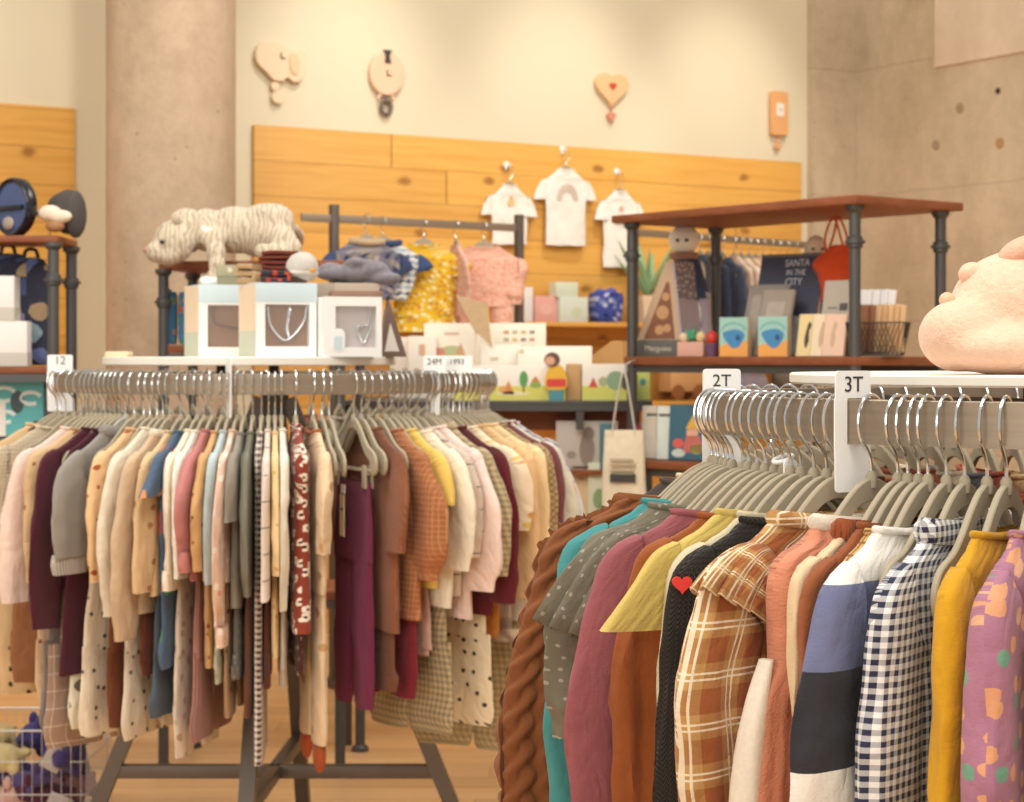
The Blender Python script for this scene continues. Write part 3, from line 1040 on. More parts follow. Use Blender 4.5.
Fb = fabric
BARE_R = (4.2, 5.8, 10.6, 16.2, 17.8, 22.2, 26.2, 34.2, 50.6)
BARE_L = (2, 11, 24, 36, 40, 45.2, 49, 52.7, 56, 60.8, 65.5, 69.2, 108.4, 110.2, 118.4, 122.8, 127, 130.5, 139.5, 142.6, 146.6, 151.8, 157, 161.3, 165.5, 169.4, 173, 177.5, 183, 190)
# ---------------- left rack, front half, left to right
left = [
 G(-16, 'sweater', 'jacket', 'jacket', Fb('62432f', 'rib', p=0.006), 'dark brown corduroy jacket at the far left end', dict(L=0.32, S=0.26)),
 G(-9, 'sweater', 'sweater', 'sweater', Fb('d39a34'), 'mustard yellow sweater half hidden at the left end', dict(L=0.30, S=0.24)),
 G(-2, 'sweater', 'jacket', 'jacket', Fb('5d4030', 'rib', p=0.005), 'chocolate brown corduroy jacket beside the mustard sweater', dict(L=0.34, S=0.28)),
 G(18, 'romper', 'romper', 'romper', Fb('d3b488', 'dots', '4a3a30', p=0.05, r=0.10), 'tan romper with sparse black dots', dict(L=0.34, L2=0.62, S=0.30)),
 G(30, 'cardigan', 'cardigan', 'cardigan', Fb('e0cfb0', 'knit', p=0.008), 'cream knitted cardigan at the left end', dict(L=0.32, S=0.28), ('trousers', 'trousers', Fb('9a6a48'), 'caramel brown trousers under the cream knitted cardigan', dict(L2=0.58))),
 G(43.5, 'sweater', 'sweater', 'sweater', Fb('e4cbbd'), 'pale pink sweatshirt with long plain sleeves', dict(L=0.33, S=0.33), ('trousers', 'trousers', Fb('d9b894', 'dots', '8a5638', p=0.04, r=0.10), 'beige spotted trousers under the pale pink sweatshirt', dict(L2=0.60))),
 G(47, 'sweater', 'sweater', 'sweater', Fb('d0ae84', 'dots', '8f5230', p=0.045, r=0.10), 'tan waffle top with rust brown dots', dict(L=0.33, S=0.29, mc=Fb('c5a274', 'rib', p=0.005)), ('trousers', 'trousers', Fb('8a7f78'), 'stone grey trousers under the tan waffle top', dict(L2=0.66, lw=0.066, taper=1.0))),
 G(51, 'sweater', 'sweater', 'sweater', Fb('5d2432', 'knit', p=0.006), 'burgundy knitted sweater behind the grey one', dict(L=0.36, S=0.38, fold=0.009), ('trousers', 'trousers', Fb('a08470', 'windowpane', 'cdbcac', p=0.035, r=0.025), 'mauve trousers with a thin windowpane check', dict(L2=0.68, lw=0.07, taper=1.05, lx=0.075))),
 G(54.2, 'dress', 'dress', 'dress', Fb('582030', 'knit', p=0.005), 'long plum knitted dress', dict(L=0.53, W=0.12), ('trousers', 'trousers', Fb('dfd6bd', 'print', p=0.05, r=0.26, cols=('8c8a70', 'b59f7a', '6c6a58')), 'pale leggings with a small leaf print', dict(L2=0.64, lw=0.06, taper=1.0))),
 G(58.2, 'sweater', 'sweater', 'sweater', Fb('b9b2a8', 'knit', p=0.004), 'light grey sweater with wide ribbed cuffs', dict(L=0.29, S=0.225, sw=0.06, cuff=True, mcuff=Fb('b9b2a8', 'rib', p=0.007), flare=0.015, cr=0.011), ('trousers', 'trousers', Fb('e3d3ba', 'dots', '4a4440', p=0.036, r=0.12), 'cream leggings with black dots', dict(L2=0.65, lw=0.058, taper=1.0)), 'plain', M_FELT_G),
 G(63.5, 'sweater', 'wrap_top', 'top', Fb('dfb98a', 'dots', 'a2582c', p=0.05, r=0.10), 'peach wrap top with brown dots', dict(L=0.33, S=0.275, flare=0.004), ('trousers', 'trousers', Fb('74442e'), 'rust brown trousers under the peach wrap top', dict(L2=0.63))),
 G(67.4, 'sweater', 'sweater', 'sweater', Fb('e2d5be'), 'cream long-sleeved top beside the peach wrap top', dict(L=0.36, S=0.34, flare=0.0), ('trousers', 'trousers', Fb('dccbb2', 'dots', '5c5048', p=0.04, r=0.11), 'cream pointed-hem trousers with dark flecks', dict(L2=0.65, taper=1.05))),
 G(70.9, 'cardigan', 'jacket', 'jacket', Fb('c9ad8d'), 'taupe kimono jacket with ivory piping', dict(L=0.40, S=0.38, sw=0.05, mc=Fb('ece0c8'), cr=0.008), ('trousers', 'trousers', Fb('6c3a28'), 'dark rust trousers under the taupe kimono jacket', dict(L2=0.52))),
 G(73.9, 'sweater', 'wrap_top', 'top', Fb('d8b98e', 'dots', 'b07a48', p=0.06, r=0.10), 'sandy beige wrap top with faint tan dots', dict(L=0.36, S=0.29, flare=0.01), ('trousers', 'trousers', Fb('56606c'), 'slate blue harem trousers', dict(L2=0.60, taper=1.2))),
 G(76, 'romper', 'dungarees', 'dungarees', Fb('51657c', 'print', p=0.085, r=0.27, cols=('c43c30', '4d8a58', 'd08a4c', 'c43c30')), 'denim blue dungarees printed with red apples', dict(L=0.36, L2=0.50, S=0.10, lw=0.064, taper=1.1)),
 G(78.1, 'sweater', 'sweater', 'sweater', Fb('eadcc6'), 'off-white sweater with narrow cuffs', dict(L=0.32, S=0.25, cuff=True, flare=0.0), ('trousers', 'trousers', Fb('ddcfbb', 'print', p=0.04, r=0.2, cols=('b79f82', 'c4b09a')), 'off-white printed trousers under the off-white sweater', dict(L2=0.68))),
 G(80, 'sweater', 'sweater', 'sweater', Fb('efe7d6'), 'white sweater next to the dusty rose sweatshirt', dict(L=0.32, S=0.26, flare=0.0)),
 G(82, 'sweater', 'sweatshirt', 'sweatshirt', Fb('bb7a75'), 'dusty rose sweatshirt with wide cuffs', dict(L=0.33, S=0.21, sw=0.058, T=0.019, cuff=True, flare=0.012), ('trousers', 'trousers', Fb('a87a70', 'rib', p=0.012), 'dusty rose velour trousers', dict(L2=0.645, taper=1.2))),
 G(84.3, 'romper', 'romper', 'romper', Fb('caa06c', 'dots', '8c4f2a', p=0.04, r=0.10), 'camel romper with brown dots', dict(L=0.33, L2=0.50, S=0.24)),
 G(86.1, 'sweater', 'shirt', 'shirt', Fb('b5c4c4'), 'pale blue shirt', dict(L=0.31, S=0.27), ('trousers', 'trousers', Fb('cdd2bd', 'print', p=0.04, r=0.22, cols=('8fa08c', 'c0a888')), 'pale green printed leggings', dict(L2=0.53))),
 G(87.9, 'sweater', 'blouse', 'blouse', Fb('e2bfa8', 'print', p=0.03, r=0.2, cols=('d89a80', 'eadccb')), 'blush pink blouse with gathered cuffs', dict(L=0.33, S=0.355, puff=0.2, cuff=True), ('trousers', 'trousers', Fb('a5825f', 'dots', '6a4326', p=0.05, r=0.10), 'brown spotted trousers under the blush pink blouse', dict(L2=0.60))),
 G(89.7, 'tee', 't_shirt', 't-shirt', Fb('8f877a'), 'stone grey short-sleeved top', dict(L=0.38, S=0.15, T=0.017), ('trousers', 'trousers', Fb('72706a', 'dots', '98948c', p=0.02, r=0.18), 'charcoal trousers with pale specks', dict(L2=0.52, taper=1.2, lw=0.064))),
 G(91.8, 'sweater', 'sweater', 'sweater', Fb('908d78', 'knit', p=0.005), 'olive grey marled sweater', dict(L=0.35, S=0.30), ('trousers', 'trousers', Fb('6e4630'), 'walnut brown trousers under the olive grey sweater', dict(L2=0.60))),
 G(93.9, 'dress', 'dress', 'dress', Fb('e8ddcf', 'gingham', '553b33', p=0.012), 'brown and white gingham dress hanging very low', dict(L=0.69, W=0.10, fold=0.004)),
 G(95.6, 'tee', 't_shirt', 't-shirt', Fb('dccabc', 'dashes', '8f7d74', p=0.05, r=0.06), 'pinkish cream top with short grey dashes', dict(L=0.36, S=0.30), ('trousers', 'trousers', Fb('5c2f22'), 'dark maroon trousers under the dashed top', dict(L2=0.54))),
 G(97.1, 'romper', 'romper', 'romper', Fb('e2c592', 'dots', 'c7a064', p=0.04, r=0.10), 'buttery yellow romper with tan dots', dict(L=0.33, L2=0.48, S=0.25)),
 G(98.6, 'sweater', 'cardigan', 'cardigan', Fb('e9e0cc'), 'ivory cardigan left of the red floral dress', dict(L=0.34, S=0.32), ('trousers', 'trousers', Fb('c3b49e'), 'oatmeal trousers under the ivory cardigan', dict(L2=0.54))),
 G(102, 'dress', 'dress', 'dress', Fb('8c4030', 'rings', 'eee2cf', '4a2a20', p=0.028, r=0.3), 'rust red dress with white flower heads', dict(L=0.43, W=0.125, T=0.03, nw=0.042), ('trousers', 'trousers', Fb('51302a', 'dots', 'b09a8a', p=0.03, r=0.16), 'dark floral leggings under the rust red dress', dict(L2=0.52))),
 G(106.3, 'romper', 'sleepsuit', 'sleepsuit', Fb('ddc39f', 'print', p=0.07, r=0.13, cols=('b08a60', 'c49a70')), 'cream footed sleepsuit with rust collar and feet', dict(L=0.36, L2=0.66, S=0.22, mc=Fb('b5622e'), foot=True, mf=Fb('a3502a'), lw=0.05)),
 G(116.3, 'trousers', 'trousers', 'trousers', Fb('7a2b4c', 'rib', p=0.004), 'plum purple leggings clipped by the waist, with a paper tag', dict(top=-0.122, wb=0.088, L2=0.60, lw=0.048, lx=0.047, T=0.013), None, 'clip'),
 G(120.5, 'shirt', 'blouse', 'blouse', Fb('8f5a3e', 'rib', p=0.006), 'rust corduroy blouse behind the plum leggings', dict(L=0.44, S=0.22, ruffle=False), ('trousers', 'trousers', Fb('704834'), 'copper bloomers under the rust corduroy blouse', dict(L2=0.56, taper=1.15))),
 G(125, 'sweater', 'blouse', 'blouse', Fb('a0643f', 'windowpane', 'bd8a60', p=0.011, r=0.06), 'rust checked blouse with puffed sleeves', dict(L=0.42, S=0.275, puff=0.5, T=0.016), ('trousers', 'trousers', Fb('7b2430'), 'wine red trousers under the rust checked blouse', dict(L2=0.58))),
 G(129, 'tee', 't_shirt', 't-shirt', Fb('e0bd62'), 'yellow short-sleeved T-shirt beside the rust checked blouse', dict(L=0.36, S=0.125, T=0.016), ('trousers', 'shorts', Fb('c39a8a'), 'dusty pink shorts under the yellow T-shirt', dict(L2=0.50))),
 G(132, 'sweater', 'sweater', 'sweater', Fb('e8dcc4'), 'ivory top with bell sleeves', dict(L=0.40, S=0.26, sw=0.055), ('trousers', 'leggings', Fb('86765a', 'gingham', 'b9a47e', p=0.013), 'olive and tan gingham trousers', dict(L2=0.66, lw=0.068, taper=1.0))),
 G(135, 'shirt', 'shirt', 'shirt', Fb('d0bfae', 'dashes', '6b5d58', p=0.045, r=0.06), 'greige shirt with dark dashes', dict(L=0.38, S=0.24)),
 G(138, 'sweater', 'blouse', 'blouse', Fb('ead0c4'), 'pale pink blouse with a ruffled shoulder', dict(L=0.43, S=0.31, puff=0.3, T=0.017)),
 G(141, 'sweater', 'shirt', 'shirt', Fb('8f8062', 'gingham', 'c2b08a', p=0.012), 'olive gingham shirt with a turned collar', dict(L=0.36, S=0.28, cr=0.009)),
 G(144.2, 'sweater', 'sweater', 'sweater', Fb('74272f', 'knit', p=0.006), 'dark red knitted sweater on the right half', dict(L=0.43, S=0.34, T=0.018), ('trousers', 'trousers', Fb('e2d0b0', 'dots', '443c3a', p=0.036, r=0.13), 'cream trousers with black animal spots', dict(L2=0.66, lw=0.064, taper=0.95))),
 G(149, 'cardigan', 'cardigan', 'cardigan', Fb('ecd8b8', 'print', p=0.06, r=0.16, cols=('d89a5c', 'c7a08c', 'e0c060')), 'cream cardigan embroidered with small flowers', dict(L=0.31, S=0.20, sw=0.055, T=0.018), ('trousers', 'shorts', Fb('c07a3a'), 'burnt orange shorts under the embroidered cardigan', dict(L2=0.42))),
 G(154.5, 'sweater', 'sweater', 'sweater', Fb('dfb988'), 'apricot sweater with long sleeves', dict(L=0.33, S=0.34, T=0.017), ('trousers', 'trousers', Fb('c8b59a', 'plaid', '9a8270', '7c6a5e', p=0.05, r=0.03), 'beige plaid trousers under the apricot sweater', dict(L2=0.50, lw=0.066, taper=1.0))),
 G(159, 'sweater', 'sweater', 'sweater', Fb('ebcf9e'), 'pale butter sweater with long sleeves', dict(L=0.36, S=0.38, T=0.018, flare=0.0, bend=0.0), ('trousers', 'leggings', Fb('93825f', 'gingham', 'b7a37c', p=0.014), 'olive gingham trousers at the right end', dict(L2=0.74, lw=0.07, taper=0.95))),
 G(163.5, 'sweater', 'shirt', 'shirt', Fb('b89f76', 'lattice', '7c694c', p=0.014, r=0.2), 'tan shirt with a brown lattice check', dict(L=0.36, S=0.32, flare=0.0, bend=0.0)),
 G(167.5, 'sweater', 'sweater', 'sweater', Fb('7c4a4c'), 'maroon sweater peeking out beside the lattice shirt', dict(L=0.34, S=0.25)),
 G(171, 'sweater', 'sweater', 'sweater', Fb('d9d4bf'), 'pale sage sweater', dict(L=0.34, S=0.30)),
 G(175, 'cardigan', 'cardigan', 'cardigan', Fb('e0b587', 'dots', 'a8663a', p=0.06, r=0.10), 'peach cardigan with rust collar and dots', dict(L=0.34, S=0.26, mc=Fb('9a5230'), flare=0.02, cr=0.006)),
 G(180, 'sweater', 'shirt', 'shirt', Fb('bdb8bd', 'plaid', '5a6078', '8c8ea0', p=0.075, r=0.02), 'grey and navy plaid shirt at the right end', dict(L=0.34, S=0.30, flare=0.038)),
 G(186, 'sweater', 'shirt', 'shirt', Fb('d5cfcd', 'dashes', '70707c', p=0.04, r=0.07), 'white shirt with dark dashes at the right end', dict(L=0.34, S=0.30, flare=0.05)),
 G(193, 'sweater', 'jacket', 'jacket', Fb('8e8c98'), 'grey denim jacket rightmost', dict(L=0.36, S=0.32, flare=0.07)),
]
for r in left:
    if r['name'] == 'leggings':
        pass
hang_row(LR, left, 5.0, BARE_L)
# ---------------- left rack, far side: seen between the hooks and through the gap
far = [('brown', '7a5a44'), ('oatmeal', 'd8c6a6'), ('teal grey', '7f8c88'), ('black', '332d2a'), ('camel', 'c89a62'), ('lilac grey', '9a8f94'), ('cream', 'e3d4b8'), ('rosewood', '9c5a50'),
       ('khaki', '8e8160'), ('mauve', '9a7a7c'), ('sand', 'd6b98c'), ('dark denim', '4a5568'), ('blush', 'dcb8a6'), ('moss', '75765a'), ('biscuit', 'cfa878'), ('plum', '5f3140')]
rows = [G(205 + 8.8 * k, 'sweater', 'sweater', 'sweater', Fb(c), '%s sweater on the far side' % nm, dict(L=0.32, S=0.26)) for k, (nm, c) in enumerate(far)]
hang_row(LR, rows)

# ---------------- right rack, front, left to right
M_CABLE = Fb('84502f', 'plain', seed=1.0)
right = [
 G(2.6, 'sweater', 'sweater', 'sweater', M_CABLE, 'chunky rust cable-knit sweater', dict(L=0.45, S=0.40, relief=cable_relief, W=0.14, sw=0.05, T=0.024, fold=0.003, flare=0.03, cr=0.008, dr=0.012)),
 G(8, 'sweater', 'top', 'top', Fb('4a8f8f', 'plain', seed=2), 'teal long-sleeved top', dict(L=0.42, S=0.43, W=0.125, sw=0.048, T=0.016, flare=0.004, fold=0.009)),
 G(13.2, 'dress', 'dress', 'dress', Fb('77705f', 'dots', 'a39c8a', p=0.013, r=0.13), 'grey crinkled dress with raised dots and shoulder flounce', dict(L=0.46, S=0.22, sl=True, W=0.125, sw=0.042, T=0.018, fold=0.012, crease=0.005, ruffle=True, rl=0.10, flare=0.01, dr=0.004)),
 G(20.5, 'sweater', 'top', 'top', Fb('9a5a5e'), 'mauve long-sleeved top', dict(L=0.40, S=0.34, sw=0.046, flare=0.012, fold=0.008)),
 G(24, 'sweater', 'sweater', 'sweater', Fb('96542c'), 'burnt orange sweater behind the yellow T-shirt', dict(L=0.42, S=0.36, sw=0.037, flare=0.0, dr=-0.008)),
 G(28, 'tee', 't_shirt', 't-shirt', Fb('cdb463'), 'mustard T-shirt with boxy short sleeves', dict(L=0.34, S=0.085, T=0.022, fold=0.006, dr=0.008, flare=0.012)),
 G(29.4, 'sweater', 'sweater', 'sweater', Fb('cbbf9e'), 'khaki cream long-sleeved top under the mustard T-shirt', dict(L=0.40, S=0.30, flare=-0.006, dr=-0.012)),
 G(32.3, 'sweater', 'sweater', 'sweater', Fb('38332e', 'knit', p=0.005), 'black sweater with a red heart on the sleeve', dict(L=0.42, S=0.36, flare=0.002, bend=0.0, dr=0.004)),
 G(36.2, 'shirt', 'shirt', 'shirt', Fb('9c5a32', 'plaid', 'bf945a', 'eee0c4', p=0.044, r=0.022), 'rust and tan plaid shirt with a stand-out collar', dict(L=0.45, S=0.30, sw=0.046, T=0.016, ruffle=True, rl=0.04, ro=0.072, flare=0.006, fold=0.01, cr=0.008, dr=0.006)),
 G(40.8, 'vest', 'vest', 'vest', Fb('cd8769', 'rib', p=0.02), 'salmon pink vest with cream fleece lining', dict(L=0.46, W=0.172, T=0.03, mc=plain('f0e4d0', 0.95, 0, 0.12, 220, 0.003), cr=0.008, fold=0.006)),
 G(44.4, 'sweater', 'sweatshirt', 'sweatshirt', Fb('ddc39c', 'plain', seed=5), 'cream raglan sweatshirt with rust collar', dict(L=0.44, S=0.34, sw=0.032, flare=-0.02, bend=0.0, mc=Fb('a8552c', 'rib', p=0.005), cr=0.011, T=0.018)),
 G(45.7, 'sweater', 'sweatshirt', 'sweatshirt', Fb('935534'), 'russet long-sleeved sweatshirt', dict(L=0.45, S=0.38, T=0.016, flare=0.01, dr=-0.006)),
 G(47.1, 'dress', 'pinafore', 'pinafore', Fb('c9a468', 'windowpane', '8a5c34', p=0.010, r=0.09), 'tan checked pinafore behind the colour-block sweater', dict(L=0.45, W=0.115)),
 G(48.5, 'sweater', 'sweater', 'sweater', Fb('eee8dc', 'blocks', stops=((0.0, 'efe9de'), (0.072, '6f7392'), (0.142, '37363a'), (0.226, 'efe9de'))), 'colour-block sweater in white, violet blue and charcoal', dict(L=0.45, S=0.37, sw=0.048, T=0.024, flare=0.01, fold=0.006, dr=0.01)),
 G(52.6, 'shirt', 'shirt', 'shirt', Fb('eceae6', 'gingham', '34364c', p=0.0095), 'navy and white gingham shirt', dict(L=0.46, S=0.40, sw=0.046, T=0.019, cr=0.012, fold=0.01, flare=0.0)),
 G(55.2, 'trousers', 'trousers', 'trousers', Fb('80765c', 'rib', p=0.008), 'olive corduroy trousers held by clips', dict(top=-0.12, L2=0.5, wb=0.1), None, 'clip'),
 G(57.3, 'sweater', 'sweater', 'sweater', Fb('cf9a24'), 'bright golden yellow sweater', dict(L=0.46, S=0.40, T=0.018, flare=-0.008, fold=0.005, dr=-0.004)),
 G(60.8, 'sweater', 'sweatshirt', 'sweatshirt', Fb('a97488', 'print', p=0.025, r=0.27, cols=('d99a72', 'd99a72', '6f9c82', 'dba684')), 'mauve sweatshirt printed with peach fruit and green leaves', dict(L=0.46, S=0.38, sw=0.056, T=0.024, flare=0.004, fold=0.008)),
 G(65.5, 'sweater', 'blouse', 'blouse', Fb('e6ddc8', 'print', p=0.04, r=0.28, cols=('8a5a48', '6d7a58', 'a87a5a')), 'ivory floral blouse at the right edge', dict(L=0.44, S=0.36)),
]
hang_row(RR, right, 6.0, BARE_R)
# far side of the right rack, glimpsed under the rail
far = [('charcoal', '4a423c'), ('oat', 'cdb894'), ('olive', '8a7f56'), ('cinnamon', 'a8653c'), ('pale grey', 'b7ae9e'), ('mustard', 'd2a23e'), ('walnut', '5f4332'), ('coral', 'cf7a5a'), ('stone', 'b5a58a'), ('russet', '8c4a2c'), ('bone', 'd9cbb0'), ('slate', '6a6c72'), ('brick', 'a04c38'), ('wheat', 'd8b77c'), ('umber', '4e3a2e'), ('pale rose', 'd8b0a0'), ('sage', '94967a'), ('ochre', 'b98a3c'), ('ash', '9c9488'), ('scarlet', 'b8402f')]
rows = [G(-24 - 4.9 * k, 'sweater', 'sweater', 'sweater', Fb(c), '%s knit top on the far side' % nm, dict(L=0.32, S=0.26)) for k, (nm, c) in enumerate(far)]
hang_row(RR, rows)
# extra empty hooks of the same stock are part of the garments above; loose hangers between the clothes:
k = 0
for rack, phs in ((RR, BARE_R), (LR, BARE_L)):
    for ph in phs:
        h = thing('clothes_hanger', 'bare felt hanger squeezed between garments on the ' + rack.where, 'hanger', rack.point(ph, rack.R, rack.z - rack.drop), math.radians(ph) + PI, 'bare hangers on the ' + rack.where)
        for n, o in hanger_meshes('plain', M_FELT, rack.drop):
            c = o.copy(); COL.objects.link(c); c.parent = h

for k in range(16):
    h = thing('clothes_hanger', 'bare felt hanger on the far side of the left round rack', 'hanger', LR.point(209.4 + 8.8 * k, LR.R, LR.z - LR.drop), math.radians(209.4 + 8.8 * k) + PI, 'bare hangers on the far side of the left rack')
    for n, o in hanger_meshes('plain', M_FELT, LR.drop):
        c = o.copy(); COL.objects.link(c); c.parent = h
# ---------------- details on single garments
def find(sub):
    return next(o for o in COL.objects if o.get('label') and sub in o['label'] and o.get('category') != 'hanger')
# paper tag on the plum leggings
pl = find('plum purple leggings')
mb = MB(); mb.box(-0.012, 0.012, -0.026, -0.0245, -0.235, -0.150, 0)
mb.build('paper_tag', plain('e9dcb8', 0.7), pl)
MB().box(-0.007, 0.007, -0.0266, -0.026, -0.182, -0.178).build('tag_print', M_INK, pl)
MB().box(-0.012, 0.010, -0.0235, -0.022, -0.148, -0.13).build('care_label', M_PLASTIC, pl)
# red heart on the black sweater sleeve
bs = find('black sweater with a red heart')
bpy.context.view_layer.update()
def patch(root, px, py, shapes, k):
    """Appliqués lying on the cloth where photo pixel (px, py) meets it."""
    best = None
    o0 = Vector((0, 0, EYE)); dv = Vector(((px - CX) / FPX, 1, (HY - py) / FPX)).normalized()
    for ch in root.children:
        if ch.type != 'MESH':
            continue
        mi = ch.matrix_world.inverted()
        hit, loc, nrm, _ = ch.ray_cast(mi @ o0, (mi.to_3x3() @ dv).normalized())
        if hit:
            w_ = ch.matrix_world @ loc
            if best is None or w_.y < best[0].y:
                best = (w_, (ch.matrix_world.to_3x3() @ nrm).normalized())
    if not best:
        return
    w_, nn = best
    if nn.dot(dv) > 0:
        nn = -nn
    zz = Vector((0, 0, 1)); xx = zz.cross(nn); xx = (-xx).normalized() if xx.length > 1e-6 else Vector((1, 0, 0))
    if xx.x < 0: xx = -xx
    zz = (-xx.cross(nn)).normalized()
    if zz.z < 0: zz = -zz
    M = Matrix.Translation(w_) @ Matrix((xx, -nn, zz)).transposed().to_4x4()
    M = root.matrix_world.inverted() @ M
    for nm, poly, m_ in shapes:
        MB().prism([(x * k, z * k) for x, z in poly], -0.0022, 0.002, 0, M).build(nm, m_, root)
hp = [(16 * math.sin(a) ** 3 / 16, (13 * math.cos(a) - 5 * math.cos(2 * a) - 2 * math.cos(3 * a) - math.cos(4 * a)) / 16) for a in [2 * PI * q / 30 for q in range(30)]]
HEART = (bs, hp)

# ---------------- size dividers
divider(LR, 3, '12', 'white size divider marked 12 on the left round rack', 0.026, tall=0.012, width=0.028)
divider(LR, 141, '24M', 'white size divider marked 24M on the left round rack', 0.02, 12, 0.010, width=0.027, stem=0.0115)
d = divider(LR, 86, '', 'narrow white divider with a small grey barcode, middle of left rack', 0.01, 26, 0.004)
mb = MB()
for k in range(6):
    for q in range(6):
        if rnd.random() < 0.6:
            mb.box(-0.008 + 0.0027 * k, -0.008 + 0.0027 * (k + 1), 0.001, 0.0013, 0.006 + 0.0027 * q, 0.006 + 0.0027 * (q + 1))
d2 = divider(LR, 150, ':1993', 'wide white divider with a handwritten sticker beside the 24M divider', 0.017, 16, 0.010, width=0.036, zb=0.0)
divider(RR, 0.8, '2T', 'white size divider marked 2T on the right round rack', 0.019, xoff=-0.011)
divider(RR, 38.3, '3T', 'white size divider marked 3T on the right round rack', 0.021, -9)

bpy.context.view_layer.update()
patch(bs, 682, 584, [('heart_patch', hp, plain('d8392e', 0.85, 0, 0.08, 60))], 0.0092)
# fleece lining showing at the front edge and armhole of the salmon vest
vs = find('salmon pink vest')
vR = RR.R
q = MB(); cloth(q, [(-0.15, 0.150, 0.004, 0.008, -0.006), (-0.21, 0.168, 0.010, 0.013, -0.010), (-0.32, 0.174, 0.015, 0.015, -0.012), (-0.46, 0.176, 0.015, 0.016, -0.012)], 24, 24, 5.5, 0.004, lambda p: squeeze(p, vR, 0.03, 0.035), 20, crease=0.002)
q.build('fleece_lining', plain('f0e4d0', 0.95, 0, 0.12, 220, 0.003), vs, 60)

M_TAG = plain('ece6da', 0.6)
patch(find('pale butter sweater'), 519, 600, [('paper_tag', rrect(-0.9, 0.9, -2.0, 1.2, 0.1, 2), M_TAG)], 0.022)
patch(find('dark red knitted sweater'), 455, 600, [('cloth_label', rrect(-1, 1, -1, 1, 0.1, 2), M_TAG)], 0.008)

# white plastic tag looped over a hanger neck
tp0 = RR.point(26.2, RR.R, RR.z - RR.drop)
ht = thing('size_tag', 'white looped tag around a hanger neck on the right round rack', 'tag', (tp0.x, tp0.y, tp0.z + 0.018), 0.5)
MB().tube([(0.0095 * math.cos(a), 0.0095 * math.sin(a) , 0.0035 * math.cos(a)) for a in [2 * PI * k / 20 for k in range(20)]], 0.0022, 8, closed=True).build('loop', M_PLASTIC, ht)
MB().prism(rrect(-0.008, 0.008, -0.028, -0.001, 0.004, 3), -0.0125, -0.0105, 0.0004).build('plate', M_PLASTIC, ht)
# ================================================================== ON AND AROUND THE LEFT RACK'S BOARD
ZB = 1.1505
M_BEIGE = plain('e6cdb0', 0.6, 0, 0.02)
M_SAGE = plain('c5c9b4', 0.6, 0, 0.02)
M_PALEBLUE = plain('c9dade', 0.6, 0, 0.02)
M_BROWNIN = plain('8a6348', 0.7, 0, 0.1)
M_SILVER = plain('e8ecf0', 0.08, 0.85, 0.02)

